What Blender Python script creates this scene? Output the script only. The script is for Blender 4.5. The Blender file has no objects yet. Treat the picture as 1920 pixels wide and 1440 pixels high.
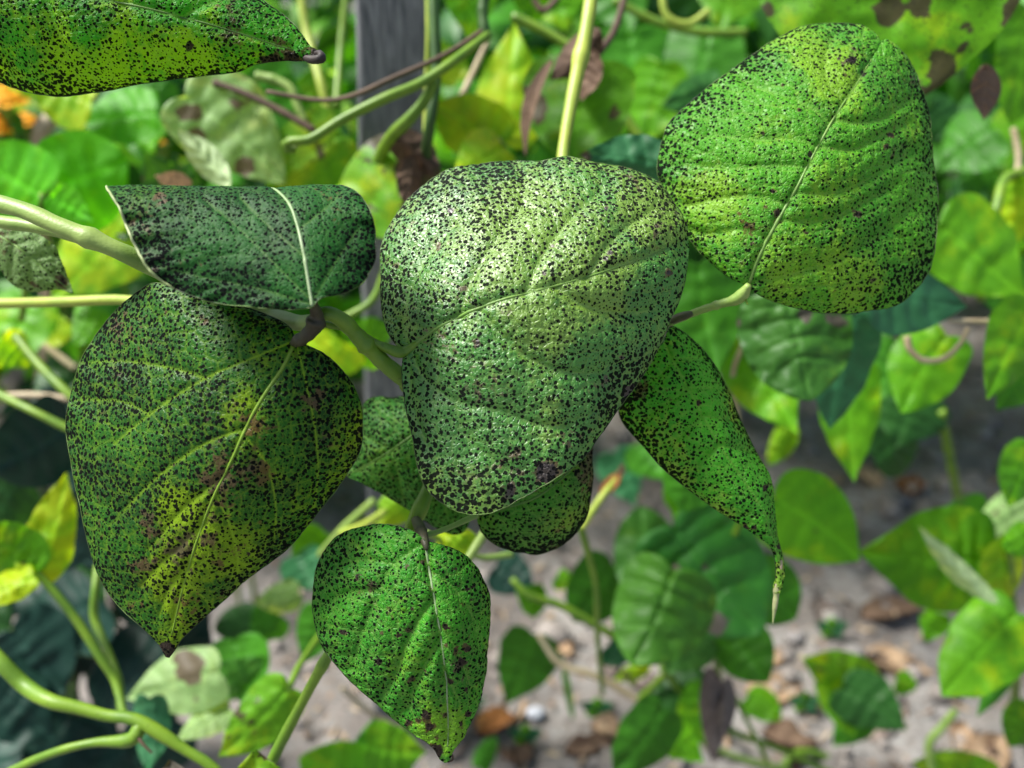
import bpy, math, random
import numpy as np
from mathutils import Vector, noise as mnoise

# ------------------------------------------------------------------ camera, sky, sun, exposure
scene = bpy.context.scene
COL = scene.collection
W, H, F = 1920.0, 1440.0, 1600.0          # photograph pixels and focal length in pixels
CAMZ, PITCH = 0.80, math.radians(30)
cam = bpy.data.cameras.new('camera')
cam.sensor_width = 36; cam.lens = 36 * F / W
cam.clip_start = 0.01; cam.clip_end = 300
cam.dof.use_dof = True; cam.dof.focus_distance = 0.31; cam.dof.aperture_fstop = 5.4
camo = bpy.data.objects.new('camera', cam); COL.objects.link(camo)
camo.location = (0, 0, CAMZ); camo.rotation_euler = (math.pi / 2 - PITCH, 0, 0)
scene.camera = camo
SUN_EL, SUN_AZ = math.radians(58), math.radians(-78)     # azimuth from +Y towards +X
sdir = Vector((math.sin(SUN_AZ) * math.cos(SUN_EL), math.cos(SUN_AZ) * math.cos(SUN_EL), math.sin(SUN_EL)))
world = bpy.data.worlds.new('World'); scene.world = world; world.use_nodes = True
wn = world.node_tree.nodes; wl = world.node_tree.links
sky = wn.new('ShaderNodeTexSky'); sky.sky_type = 'NISHITA'; sky.sun_disc = False
sky.sun_elevation = SUN_EL; sky.sun_rotation = SUN_AZ; sky.dust_density = 3.0; sky.ozone_density = 1.0
wl.new(sky.outputs[0], wn['Background'].inputs['Color']); wn['Background'].inputs['Strength'].default_value = 0.085
sl = bpy.data.lights.new('sun', 'SUN'); sl.energy = 4.4; sl.angle = math.radians(16); sl.color = (1, .975, .93)
so = bpy.data.objects.new('sun', sl); COL.objects.link(so)
so.rotation_euler = sdir.to_track_quat('Z', 'Y').to_euler(); so.location = (0, 0, 5)
scene.view_settings.view_transform = 'Standard'; scene.view_settings.look = 'None'
scene.view_settings.gamma = 1; scene.view_settings.use_curve_mapping = False
scene.view_settings.exposure = 1.08
scene.cycles.max_bounces = 5; scene.cycles.diffuse_bounces = 3; scene.cycles.glossy_bounces = 2; scene.cycles.transmission_bounces = 3

# ------------------------------------------------------------------ geometry helpers
RNG = np.random.default_rng(7); random.seed(7)
C0 = np.array([0, 0, CAMZ]); RT = np.array([1., 0, 0])
FW = np.array([0, math.cos(PITCH), -math.sin(PITCH)]); UP = np.array([0, math.sin(PITCH), math.cos(PITCH)])
def P(px, py, d):
    """photo pixel and distance along the view axis -> world point"""
    px, py, d = np.asarray(px, float), np.asarray(py, float), np.asarray(d, float)
    return C0 + FW * d[..., None] + RT * ((px - W / 2) / F * d)[..., None] - UP * ((py - H / 2) / F * d)[..., None]
def G(px, py, z=0.0):
    """photo pixel -> point on the ground"""
    r = P(px, py, 1.0) - C0
    return C0 + r * ((z - CAMZ) / r[2])
def depth_of(p): return float(np.dot(np.asarray(p) - C0, FW))

def spline(pts, n, keys=None):
    """Catmull-Rom resampling of an (m, k) array by arc length (or by given keys) to n rows"""
    p = np.asarray(pts, float); m = len(p)
    seg = np.linalg.norm(np.diff(p[:, :2], axis=0), axis=1) + 1e-6
    t = np.concatenate([[0], np.cumsum(seg)]); t /= t[-1]
    if keys is not None:
        kt = t[[k[0] for k in keys]]; kv = [k[1] for k in keys]
        t = np.interp(t, np.concatenate([[0], kt, [1]]), np.concatenate([[0], kv, [1]]))
    x = np.linspace(0, 1, n); out = np.zeros((n, p.shape[1]))
    g = np.gradient(p, axis=0)
    tan = np.zeros_like(p)
    tan[1:-1] = (p[2:] - p[:-2]) / (t[2:] - t[:-2])[:, None]
    tan[0] = (p[1] - p[0]) / (t[1] - t[0]); tan[-1] = (p[-1] - p[-2]) / (t[-1] - t[-2])
    i = np.clip(np.searchsorted(t, x, side='right') - 1, 0, m - 2)
    h = (t[i + 1] - t[i]); s = ((x - t[i]) / h)[:, None]; h = h[:, None]
    a, b, ta, tb = p[i], p[i + 1], tan[i] * h, tan[i + 1] * h
    return (2*s**3 - 3*s**2 + 1) * a + (s**3 - 2*s**2 + s) * ta + (-2*s**3 + 3*s**2) * b + (s**3 - s**2) * tb

def vnoise(x, y, seed=0):
    xi, yi = np.floor(x).astype(int), np.floor(y).astype(int)
    fx, fy = x - xi, y - yi; fx = fx*fx*(3-2*fx); fy = fy*fy*(3-2*fy)
    def hsh(a, b):
        n = np.sin(a * 127.1 + b * 311.7 + seed * 74.7) * 43758.5453
        return n - np.floor(n)
    return (hsh(xi, yi)*(1-fx)+hsh(xi+1, yi)*fx)*(1-fy) + (hsh(xi, yi+1)*(1-fx)+hsh(xi+1, yi+1)*fx)*fy - .5
def fbm(x, y, o=4, seed=0):
    s = 0; a = 1.
    for k in range(o): s = s + a * vnoise(x*2**k, y*2**k, seed+k*13); a *= .5
    return s

def vcells(x, y, seed=0):
    """distance to the nearest cell border of a jittered grid (0 on the veinlets)"""
    xi, yi = np.floor(x), np.floor(y); d1 = np.full(x.shape, 9.); d2 = np.full(x.shape, 9.)
    for i in (-1, 0, 1):
        for j in (-1, 0, 1):
            a, b = xi+i, yi+j; n = np.sin(a*127.1+b*311.7+seed*7.7)*43758.5453; m = np.sin(a*269.5+b*183.3+seed*3.1)*43758.5453
            d = np.hypot(a+.15+.7*(n-np.floor(n))-x, b+.15+.7*(m-np.floor(m))-y)
            d2 = np.where(d < d1, d1, np.minimum(d2, d)); d1 = np.minimum(d1, d)
    return d2 - d1

def make_mesh(name, verts, faces, smooth=True, attrs=None):
    me = bpy.data.meshes.new(name)
    verts = np.asarray(verts, np.float32); faces = np.asarray(faces, np.int32); k = faces.shape[1]
    me.vertices.add(len(verts)); me.vertices.foreach_set('co', verts.ravel())
    me.loops.add(faces.size); me.loops.foreach_set('vertex_index', faces.ravel())
    me.polygons.add(len(faces)); me.polygons.foreach_set('loop_start', np.arange(0, faces.size, k, dtype=np.int32))
    me.polygons.foreach_set('use_smooth', np.full(len(faces), smooth))
    for n, a in (attrs or {}).items():
        at = me.attributes.new(n, 'FLOAT', 'POINT'); at.data.foreach_set('value', np.asarray(a, np.float32).ravel())
    me.update(calc_edges=True); me.validate()
    return me
def link(name, me, mat=None, parent=None, label=None):
    o = bpy.data.objects.new(name, me); COL.objects.link(o)
    if mat is not None and me is not None:
        me.materials.clear(); me.materials.append(mat)
    if parent is not None: o.parent = parent
    if label: o['label'] = label
    return o
def thing(name, label, cat, loc, group=None):
    o = bpy.data.objects.new(name, None); COL.objects.link(o); o.empty_display_size = .02
    o.location = loc; o['label'] = label; o['category'] = cat
    if group: o['group'] = group
    return o
def origin(parent):
    l = np.zeros(3)
    while parent is not None: l = l + np.array(parent.location); parent = parent.parent
    return l

def grid_faces(n, m, wrap=False):
    i, j = np.meshgrid(np.arange(n - 1), np.arange(m if wrap else m - 1), indexing='ij'); j2 = (j + 1) % m
    return np.stack([i*m+j, (i+1)*m+j, (i+1)*m+j2, i*m+j2], -1).reshape(-1, 4)

def tube_mesh(pts, rad, sides=8, n=40, bumpy=0.0):
    q = np.concatenate([np.asarray(pts, float), np.asarray(rad, float)[:, None]], 1)
    seg = np.linalg.norm(np.diff(q[:, :3], axis=0), axis=1) + 1e-9
    s3 = spline3(q, n)
    p, r = s3[:, :3], np.abs(s3[:, 3])
    if bumpy: r = r * (1 + bumpy * vnoise(np.arange(n) * .37, np.full(n, p[0, 0] * 91.)))
    if n >= 55:                                    # swollen joints along a long stalk
        x_ = np.linspace(0, 1, n); h_ = (abs(p[0, 0])*917) % 1
        for c_ in (.22+.2*h_, .62+.2*h_): r = r * (1 + .28*np.exp(-((x_-c_)/.018)**2))
    t = np.gradient(p, axis=0); t /= np.linalg.norm(t, axis=1)[:, None] + 1e-12
    ref = np.array([.3, .2, .9]); a = np.cross(t[0], ref); a /= np.linalg.norm(a)
    A = []
    for k in range(n):
        a = a - t[k] * np.dot(a, t[k]); a /= np.linalg.norm(a) + 1e-12; A.append(a.copy())
    A = np.array(A); B = np.cross(t, A)
    th = np.linspace(0, 2*math.pi, sides, endpoint=False)
    rr_ = r[:, None] * (1 + .05*np.sin(th*3 + 1.)[None, :])
    v = p[:, None] + rr_[..., None] * (np.cos(th)[None, :, None]*A[:, None] + np.sin(th)[None, :, None]*B[:, None])
    v = v.reshape(-1, 3); f = grid_faces(n, sides, True)
    caps = []
    base = len(v); v = np.concatenate([v, p[:1], p[-1:]])
    for j in range(sides):
        j2 = (j + 1) % sides
        caps += [(base, j, j2, j2), (base+1, (n-1)*sides+j2, (n-1)*sides+j, (n-1)*sides+j)]
    me = bpy.data.meshes.new('tube')
    me.from_pydata(v.tolist(), [], f.tolist() + [c[:3] for c in caps]); me.polygons.foreach_set('use_smooth', [True]*len(me.polygons))
    return me
def spline3(q, n):
    seg = np.linalg.norm(np.diff(q[:, :3], axis=0), axis=1) + 1e-9
    t = np.concatenate([[0], np.cumsum(seg)]); t /= t[-1]
    x = np.linspace(0, 1, n); m = len(q)
    tan = np.zeros_like(q)
    if m > 2: tan[1:-1] = (q[2:] - q[:-2]) / (t[2:] - t[:-2])[:, None]
    tan[0] = (q[1]-q[0])/(t[1]-t[0]); tan[-1] = (q[-1]-q[-2])/(t[-1]-t[-2])
    i = np.clip(np.searchsorted(t, x, side='right')-1, 0, m-2)
    h = t[i+1]-t[i]; s = ((x-t[i])/h)[:, None]; h = h[:, None]
    return (2*s**3-3*s**2+1)*q[i]+(s**3-2*s**2+s)*tan[i]*h+(-2*s**3+3*s**2)*q[i+1]+(s**3-s**2)*tan[i+1]*h

def stem(parent, pts, rpx, mat, name='stem', n=40, sides=8, bumpy=.15, label=None):
    """a stalk through pixels (px, py, depth) with radius in photo pixels at that depth"""
    pts = np.asarray(pts, float); rp = np.interp(np.linspace(0, 1, len(pts)), np.linspace(0, 1, len(np.atleast_1d(rpx))), np.atleast_1d(rpx))
    w = P(pts[:, 0], pts[:, 1], pts[:, 2]) - origin(parent)
    return link(name, tube_mesh(w, rp * pts[:, 2] / F, sides, n, bumpy), mat, parent, label)

def polydist(x, y, poly):
    d = np.full(x.shape, 1e9)
    for (ax, ay), (bx, by) in zip(poly[:-1], poly[1:]):
        vx, vy = bx-ax, by-ay; L = vx*vx+vy*vy+1e-9
        t = np.clip(((x-ax)*vx+(y-ay)*vy)/L, 0, 1)
        d = np.minimum(d, np.hypot(x-ax-t*vx, y-ay-t*vy))
    return d

def leaf(parent, mid, A, B, D0, mat, res=(150, 64), veins=None, lat=None, keysM=None, keysA=None, keysB=None,
         prof=2.0, vein_w=7., vein_h=.0009, wav=.0012, stains=(), yellows=(), jag=1.2, label=None, seed=0,
         midrib=None, margin=None, crease=.0, mid_r=(3.2, .8), pucker=.0007, ruffle=.004, margin2=None, lesions=0, mid_range=(0.01, .93), name='leaf'):
    """a leaf blade from its midrib and two margins, each (px, py, depth offset in cm)"""
    nu, nv = res
    M = spline(mid, nu, keysM); a = spline(A, nu, keysA); b = spline(B, nu, keysB)
    if jag:
        uu = np.arange(nu) * (200. / nu)
        for s_, k in ((a, 1), (b, 2)):
            env = np.minimum(1, np.minimum(np.arange(nu), np.arange(nu)[::-1]) / (nu*.05))
            c = (s_[:, :2] - M[:, :2]); L = np.linalg.norm(c, axis=1)[:, None] + 1e-6
            w = (vnoise(uu*.9, uu*0+k+seed) * jag + fbm(uu*.09, uu*0+k*7+seed, 2) * jag * 2.5) * env
            s_[:, :2] += c / L * w[:, None]
    v = np.linspace(-1, 1, 2*nv+1); av = np.abs(v)
    side = np.where(v[None, :, None] < 0, a[:, None], b[:, None])
    px = M[:, None, 0] + (side[..., 0]-M[:, None, 0]) * av
    py = M[:, None, 1] + (side[..., 1]-M[:, None, 1]) * av
    pr = (1-crease) * av**prof + crease * av
    dep = M[:, None, 2] + (side[..., 2]-M[:, None, 2]) * pr
    u = np.linspace(0, 1, nu)[:, None] * np.ones_like(px); V = np.ones_like(px) * v
    D = D0 + dep * .01
    size = max(np.ptp(px), np.ptp(py))
    D = D + wav * fbm(px/size*5+seed*3.1, py/size*5+seed, 3, seed)
    D = D + ruffle * av**4 * (fbm(u*14+seed, V*.5+seed*2.3, 3, 41) * np.minimum(1, np.minimum(u, 1-u)*12))
    # veins: traced polylines, or laterals generated along the midrib
    vl = [spline(p, 14)[:, :2] for p in (veins or [])]
    if lat:
        s_ = np.linspace(0, .93, 10)
        for u0, k in lat:
            for sd in (a, b):
                iu = np.clip((u0 + k * s_**.9) * (nu-1), 0, nu-1).astype(int)
                vl.append(np.stack([M[iu, 0]+(sd[iu, 0]-M[iu, 0])*s_, M[iu, 1]+(sd[iu, 1]-M[iu, 1])*s_], 1))
    md = polydist(px, py, M[:int(nu*mid_range[1])+1:max(1, nu//30), :2]) + np.where(u > mid_range[1]+.03, 1e3, 0) * (mid_range[1] < .9)
    dist = np.full(px.shape, 1e9)
    for p in vl: dist = np.minimum(dist, polydist(px, py, p))
    taper = 1 - .55 * av
    P0 = P(px, py, D)
    du = np.gradient(P0, axis=0); dv = np.gradient(P0, axis=1)
    N = np.cross(du, dv); N /= np.linalg.norm(N, axis=2)[..., None] + 1e-12
    if np.mean(N @ FW) > 0: N = -N
    dmin = np.minimum(dist, md)
    groove = np.exp(-(dist/vein_w)**2) * taper + .9*np.exp(-(md/(vein_w*1.1))**2)
    bulge = 1 - np.exp(-(dmin/(vein_w*4.5))**2)
    edge = np.clip(1-av, 0, 1)
    P1 = P0 + N * ((bulge*1.0 - groove*.8) * vein_h * np.minimum(1, edge*6+.1))[..., None]
    if nu > 75:                                   # puckered blade between the small veins
        cx, cy = px*D/F*100, py*D/F*100
        cx, cy = cx + .10*vnoise(cx*3, cy*3, 6), cy + .10*vnoise(cx*3+9, cy*3, 7)
        q1 = np.clip(vcells(cx*1.7, cy*1.7, seed+1)/.55, 0, 1); q2 = np.clip(vcells(cx*5.2, cy*5.2, seed+2)/.5, 0, 1)
        amp = .55 + .9*np.clip(fbm(cx*.5+seed, cy*.5, 2, 31)+.3, 0, 1)
        P1 = P1 + N * (pucker * amp * (q1*(2-q1)*.58 + q2*(2-q2)*.36) * np.minimum(1, edge*8+.1) * (1-.6*np.exp(-(dmin/vein_w)**2)))[..., None]
        netv = np.maximum(np.clip(1-q1*3.2, 0, 1), .7*np.clip(1-q2*2.6, 0, 1))
    # attributes for the shader
    vm = np.maximum(np.exp(-(md/(vein_w*.42))**2), .75*taper*np.exp(-(dist/(vein_w*.30))**2)) if nu > 60 else np.maximum(np.exp(-(md/vein_w)**2), .6*np.exp(-(dist/vein_w)**2))
    rl = np.random.default_rng(int(D0*1e4)); stains = list(stains)
    for k in range(lesions):
        q = (rl.integers(nu//8, nu*9//10), rl.integers(nv//5, 2*nv-nv//5)); stains.append((px[q], py[q], rl.uniform(4, 9), rl.uniform(1.1, 1.5)))
    def blots(lst):
        m = np.zeros(px.shape)
        for (x, y, r, s) in lst:
            wob = 1 + .9*fbm(px/(r*.8)+x, py/(r*.8)+y, 3)
            m = np.maximum(m, s*np.clip(1.6-1.3*np.hypot(px-x, py-y)/(r*wob.clip(.3)), 0, 1))
        return m
    o3 = origin(parent)
    at = {'vein': vm, 'edge': np.ones_like(px)*av, 'stain': blots(stains), 'yellow': blots(yellows)}
    if nu > 75:
        mx, my = px * D / F * 100 + seed*5 + D0*77, py * D / F * 100 + D0*31      # centimetres on the blade
        at['yn'] = .5 + .62*fbm(mx*.45, my*.45, 5, 3) + .35*at['yellow']
        at['pn'] = .5 + .62*fbm(mx*.7+40, my*.7, 5, 5) + .50*at['stain']
        at['net'] = netv
        at['dn'] = .5 + .6*fbm(mx*.8+90, my*.8, 4, 8)
    me = make_mesh(name, (P1 - o3).reshape(-1, 3), grid_faces(nu, 2*nv+1), True, at)
    o = link(name, me, mat, parent, label)
    c = nv
    if midrib is not None:
        i0, i1 = int(nu*mid_range[0]), int(nu*mid_range[1]); idx = np.linspace(i0, i1, 24).astype(int)
        r = np.linspace(mid_r[0], mid_r[1], 24) * D[idx, c] / F
        link('midrib', tube_mesh(P1[idx, c]-o3-N[idx, c]*r[:, None]*.35, r, 6, 60, 0), midrib, o).matrix_parent_inverse.identity()
    if margin is not None:
        ring = np.concatenate([P1[:, 0], P1[::-1, -1]])[::2]
        rr = np.full(len(ring), .00016)
        link('leaf_margin', tube_mesh(ring - o3, rr, 5, len(ring), .3), margin, o)
    if margin2 is not None:
        mt, u0, u1 = margin2; rg = P1[int(nu*u0):int(nu*u1):2, 0]
        link('leaf_margin', tube_mesh(rg - o3, np.full(len(rg), .00045), 6, len(rg), .4), mt, o)
    return o

CORD = [(0, 0), (-.045, .10), (-.06, .24), (-.02, .38), (.09, .47), (.24, .5), (.40, .475), (.56, .40), (.71, .285), (.84, .16), (.93, .065), (1, 0)]
NARW = [(0, 0), (.02, .12), (.1, .28), (.22, .42), (.38, .5), (.55, .48), (.7, .38), (.85, .2), (.94, .08), (1, 0)]
ROUND = [(0, 0), (-.05, .10), (-.07, .24), (-.03, .38), (.09, .47), (.26, .5), (.44, .49), (.62, .44), (.78, .34), (.9, .2), (.97, .08), (1, 0)]
def gleaf(parent, base, tip, w, d, mat, dt=0., roll=0., curl=.6, bend=0., shape=CORD, res=(26, 9), lat=((.05, .3), (.22, .22), (.4, .2), (.58, .18)), asym=1., stains=(), yellows=(), name='leaf', label=None, prof=1.7, sag=0., jag=1.5, vein_h=.0016):
    """a whole leaf from base pixel to tip pixel, width in pixels, depth at base, depth change to the tip (cm)"""
    b, t = np.array(base, float), np.array(tip, float); ax = t-b; L = np.hypot(*ax); ax /= L; nr = np.array([-ax[1], ax[0]])
    u = np.linspace(0, 1, 9); off = bend*L*np.sin(u*math.pi)
    mid = np.column_stack([b + ax*L*u[:, None] + nr*off[:, None], dt*u + sag*np.sin(u*math.pi)])
    def side(sg, k):
        r = []
        for (x, y) in shape:
            p = b + ax*L*x + nr*(sg*y*w*k + bend*L*math.sin(np.clip(x, 0, 1)*math.pi))
            e = abs(y)*2
            r.append((p[0], p[1], dt*x + sag*math.sin(max(0, x)*math.pi) + curl*e*e + sg*roll*e))
        return r
    seed = int(abs(base[0]*3+base[1]*7)) % 97
    sz = max(L, w)
    return leaf(parent, mid, side(-1, 1.), side(1, asym), d, mat, res=res, lat=lat, prof=prof, vein_w=sz*.022, vein_h=vein_h*d/.6,
                wav=.0035*sz/200., stains=stains, yellows=yellows, jag=.6*jag*sz/150., label=label, seed=seed, crease=.35, name=name)

# ------------------------------------------------------------------ materials
def nt(name):
    m = bpy.data.materials.new(name); m.use_nodes = True; n = m.node_tree.nodes; n.clear()
    return m, n, m.node_tree.links
class Nd:
    def __init__(s, name): s.m, s.n, s.l = nt(name)
    def set(s, node, k, v):
        if isinstance(v, bpy.types.NodeSocket): s.l.new(v, node.inputs[k])
        elif v is not None: node.inputs[k].default_value = v
    def math(s, op, a, b=None, clamp=False, c=None):
        x = s.n.new('ShaderNodeMath'); x.operation = op; x.use_clamp = clamp; s.set(x, 0, a); s.set(x, 1, b)
        if c is not None: s.set(x, 2, c)
        return x.outputs[0]
    def rng(s, v, a, b, c=0., d=1., smooth=True):
        x = s.n.new('ShaderNodeMapRange'); x.interpolation_type = 'SMOOTHSTEP' if smooth else 'LINEAR'; s.set(x, 0, v)
        for k, q in zip((1, 2, 3, 4), (a, b, c, d)): s.set(x, k, q)
        return x.outputs[0]
    def mix(s, f, a, b, blend='MIX'):
        x = s.n.new('ShaderNodeMix'); x.data_type = 'RGBA'; x.blend_type = blend; s.set(x, 0, f)
        for k, q in ((6, a), (7, b)):
            if isinstance(q, tuple): q = (*q, 1) if len(q) == 3 else q
            s.set(x, k, q)
        return x.outputs[2]
    def attr(s, name):
        x = s.n.new('ShaderNodeAttribute'); x.attribute_name = name; return x.outputs['Fac']
    def coord(s, seed=0., which='Object'):
        t = s.n.new('ShaderNodeTexCoord'); mp = s.n.new('ShaderNodeMapping'); s.l.new(t.outputs[which], mp.inputs[0])
        mp.inputs['Location'].default_value = (seed*.731, seed*.397, seed*.173); return mp.outputs[0]
    def noise(s, v, scale, detail=3., rough=.55, dist=0.):
        x = s.n.new('ShaderNodeTexNoise'); s.set(x, 'Vector', v); x.inputs['Scale'].default_value = scale
        x.inputs['Detail'].default_value = detail; x.inputs['Roughness'].default_value = rough; x.inputs['Distortion'].default_value = dist
        return x
    def vor(s, v, scale, feat='F1'):
        x = s.n.new('ShaderNodeTexVoronoi'); x.feature = feat; s.set(x, 'Vector', v); x.inputs['Scale'].default_value = scale; return x
    def warp(s, v, scale, amt):
        q = s.noise(v, scale, 2.); a = s.n.new('ShaderNodeVectorMath'); a.operation = 'SUBTRACT'; s.l.new(q.outputs['Color'], a.inputs[0]); a.inputs[1].default_value = (.5, .5, .5)
        b = s.n.new('ShaderNodeVectorMath'); b.operation = 'MULTIPLY_ADD'; s.l.new(a.outputs[0], b.inputs[0]); b.inputs[1].default_value = (amt,)*3; s.l.new(v, b.inputs[2])
        return b.outputs[0]
    def bump(s, h, dist, strength=1., normal=None):
        x = s.n.new('ShaderNodeBump'); s.set(x, 'Height', h); x.inputs['Distance'].default_value = dist; x.inputs['Strength'].default_value = strength
        if normal is not None: s.l.new(normal, x.inputs['Normal'])
        return x.outputs[0]
    def out(s, col, rough=.5, spec=.5, bump=None, trans=0., tcol=None, sheen=0.):
        p = s.n.new('ShaderNodeBsdfPrincipled'); s.set(p, 'Base Color', col if not isinstance(col, tuple) else (*col, 1)); s.set(p, 'Roughness', rough); s.set(p, 'Specular IOR Level', spec)
        if bump is not None: s.l.new(bump, p.inputs['Normal'])
        sh = p.outputs[0]
        if not (isinstance(trans, float) and trans == 0):
            t = s.n.new('ShaderNodeBsdfTranslucent'); s.set(t, 'Color', tcol if tcol is not None else col)
            if bump is not None: s.l.new(bump, t.inputs['Normal'])
            x = s.n.new('ShaderNodeMixShader'); s.set(x, 0, trans); s.l.new(sh, x.inputs[1]); s.l.new(t.outputs[0], x.inputs[2]); sh = x.outputs[0]
        o = s.n.new('ShaderNodeOutputMaterial'); s.l.new(sh, o.inputs[0]); return s.m

def spotted(name, seed, green=(.045, .21, .012), green2=(.028, .14, .012), yel=(.20, .34, .012), ycov=.5, dens=.5, size=1., brown=.45, rough=.40, trans=.28, lesion=.5, veincol=(.26, .42, .09), bumpd=.00020, spec=.22, edgeS=.10, veinamt=.35, netamt=.32):
    s = Nd(name); co = s.coord(seed)
    fine = s.noise(co, 380, 3., .6).outputs[0]; f0 = s.math('SUBTRACT', fine, .5)
    dn = s.attr('dn')
    col = s.mix(s.rng(dn, .3, .7), green, green2)
    yn = s.math('ADD', s.attr('yn'), s.math('MULTIPLY', f0, .9))
    col = s.mix(s.rng(yn, .93-ycov, 1.33-ycov, 0., .85), col, yel)
    col = s.mix(s.math('MULTIPLY', s.attr('net'), netamt), col, veincol)
    col = s.mix(s.math('MULTIPLY', s.attr('vein'), veinamt), col, veincol)
    pn = s.math('ADD', s.attr('pn'), s.math('MULTIPLY', f0, 1.5))
    pm = s.rng(pn, .86-.16*brown, 1.12-.16*brown, 0., .88)
    col = s.mix(pm, col, s.mix(dn, (.12, .058, .014), (.058, .048, .045)))
    col = s.mix(s.rng(s.math('ADD', s.attr('stain'), s.math('MULTIPLY', f0, .8)), 1.0, 1.3, 0., .93), col, (.024, .016, .015))
    wv = s.warp(co, 800, .0006)
    t0 = s.math('MULTIPLY', s.math('SUBTRACT', 1., s.math('MULTIPLY', s.attr('vein'), .55)), s.math('ADD', s.rng(dn, .2, .8, .12+.30*dens-.045, .12+.30*dens+.045, False), s.math('MULTIPLY', s.math('POWER', s.attr('edge'), 5.), edgeS)))
    def layer(v, sc, k, kind='F1'):
        q = s.vor(v, sc/size); q.inputs['Randomness'].default_value = .85; d = q.outputs['Distance']
        return s.rng(s.math('SUBTRACT', s.math('MULTIPLY', t0, k), d), -.02, .03)
    sp = s.math('MAXIMUM', layer(wv, 500, 1.30), layer(wv, 760, 1.06))
    col = s.mix(s.math('MULTIPLY', sp, .97), col, (.006, .0062, .007))
    net = s.rng(s.vor(co, 560, 'DISTANCE_TO_EDGE').outputs['Distance'], 0., .16)
    bp = s.bump(s.math('ADD', net, s.math('MULTIPLY', fine, .5)), bumpd, .9)
    tc = s.mix(1., col, (1.9, 1.75, .4), 'MULTIPLY')
    blk = sp
    return s.out(col, s.math('ADD', rough, s.math('MULTIPLY', blk, .4)), s.math('MULTIPLY', s.math('SUBTRACT', 1., s.math('MULTIPLY', blk, .85)), spec), bp, trans, tc)

def plainleaf(name, c1, c2, yel=None, ycov=.4, blot=0., blotc=(.06, .04, .028), rough=.48, trans=.38, spots=0., tmul=(1.9, 1.7, .3), veincol=None, spec=.25, var=.25):
    s = Nd(name); co = s.coord(0.)
    oi = s.n.new('ShaderNodeObjectInfo'); add = s.n.new('ShaderNodeVectorMath'); add.operation = 'MULTIPLY_ADD'
    cx = s.n.new('ShaderNodeCombineXYZ'); s.l.new(oi.outputs['Random'], cx.inputs[0]); s.l.new(oi.outputs['Random'], cx.inputs[1])
    s.l.new(cx.outputs[0], add.inputs[0]); add.inputs[1].default_value = (7.3, 3.1, 0); s.l.new(co, add.inputs[2]); co = add.outputs[0]
    n1 = s.noise(co, 26, 4., .6).outputs[0]
    col = s.mix(s.rng(n1, .32, .68), c1, c2)
    if yel: col = s.mix(s.rng(s.noise(co, 34, 5., .65).outputs[0], .95-ycov, 1.15-ycov), col, yel)
    col = s.mix(s.math('MULTIPLY', s.attr('vein'), .45), col, veincol or tuple(min(1, x*1.7+.01) for x in c1))
    st = s.math('MULTIPLY', s.attr('stain'), .4)
    pn = s.math('ADD', s.noise(co, 42, 5., .7).outputs[0], st)
    if blot: pn = s.math('ADD', pn, s.math('MULTIPLY', s.math('POWER', s.attr('edge'), 6.), .05))
    col = s.mix(s.rng(pn, .70-.12*blot, .74-.12*blot, 0., .93), col, blotc)
    if spots:
        d = s.vor(s.warp(co, 900, .0014), 420).outputs['Distance']
        col = s.mix(s.rng(d, .10+.2*spots, .18+.2*spots, .9, 0.), col, (.012, .012, .012))
    col = s.mix(1., col, s.rng(oi.outputs['Random'], 0, 1, 1-var, 1+var, False), 'MULTIPLY')
    return s.out(col, rough, spec, None, trans, s.mix(1., col, tmul, 'MULTIPLY'))

def stemmat(name, c1, c2, rough=.45, speck=.5, trans=.12):
    s = Nd(name); co = s.coord(1.7)
    col = s.mix(s.rng(s.noise(co, 60, 4.).outputs[0], .35, .65), c1, c2)
    fine = s.noise(co, 900, 2.).outputs[0]
    col = s.mix(s.rng(s.vor(s.warp(co, 500, .002), 260).outputs['Distance'], .10+.08*speck, .16+.08*speck, .7*speck, 0.), col, (.04, .03, .015))
    return s.out(col, rough, .4, s.bump(fine, .0002, .7), trans)

MS = {}
MS['pale'] = stemmat('stem_pale_green', (.27, .38, .09), (.19, .31, .06), speck=.15)
MS['green'] = stemmat('stem_green', (.17, .29, .02), (.11, .22, .018), speck=.4)
MS['yellow'] = stemmat('stem_yellow_green', (.36, .44, .06), (.28, .38, .05), speck=.1)
MS['dark'] = stemmat('stem_dark_green', (.05, .12, .02), (.03, .08, .015))
MS['brown'] = stemmat('stem_brown', (.12, .075, .045), (.08, .05, .03), .7)
MS['straw'] = stemmat('stem_straw', (.50, .42, .27), (.38, .30, .18), .6, .2)
MS['node'] = stemmat('stem_node_brown_green', (.07, .075, .03), (.04, .035, .02), .55, .8)
MS['rib'] = stemmat('midrib_pale_green', (.20, .34, .07), (.15, .29, .05), .45, .1, .2)
MS['ribwhite'] = stemmat('midrib_whitish', (.34, .44, .24), (.24, .36, .15), .45, .1, .2)
MS['ribdim'] = stemmat('midrib_green', (.12, .25, .04), (.07, .17, .03), .45, .3, .2)
MS['edge'] = stemmat('margin_pale', (.10, .18, .03), (.02, .03, .012), .5, 1.)
MS['edgepale'] = stemmat('margin_cream', (.42, .48, .25), (.25, .32, .12), .5, .3)

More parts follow.
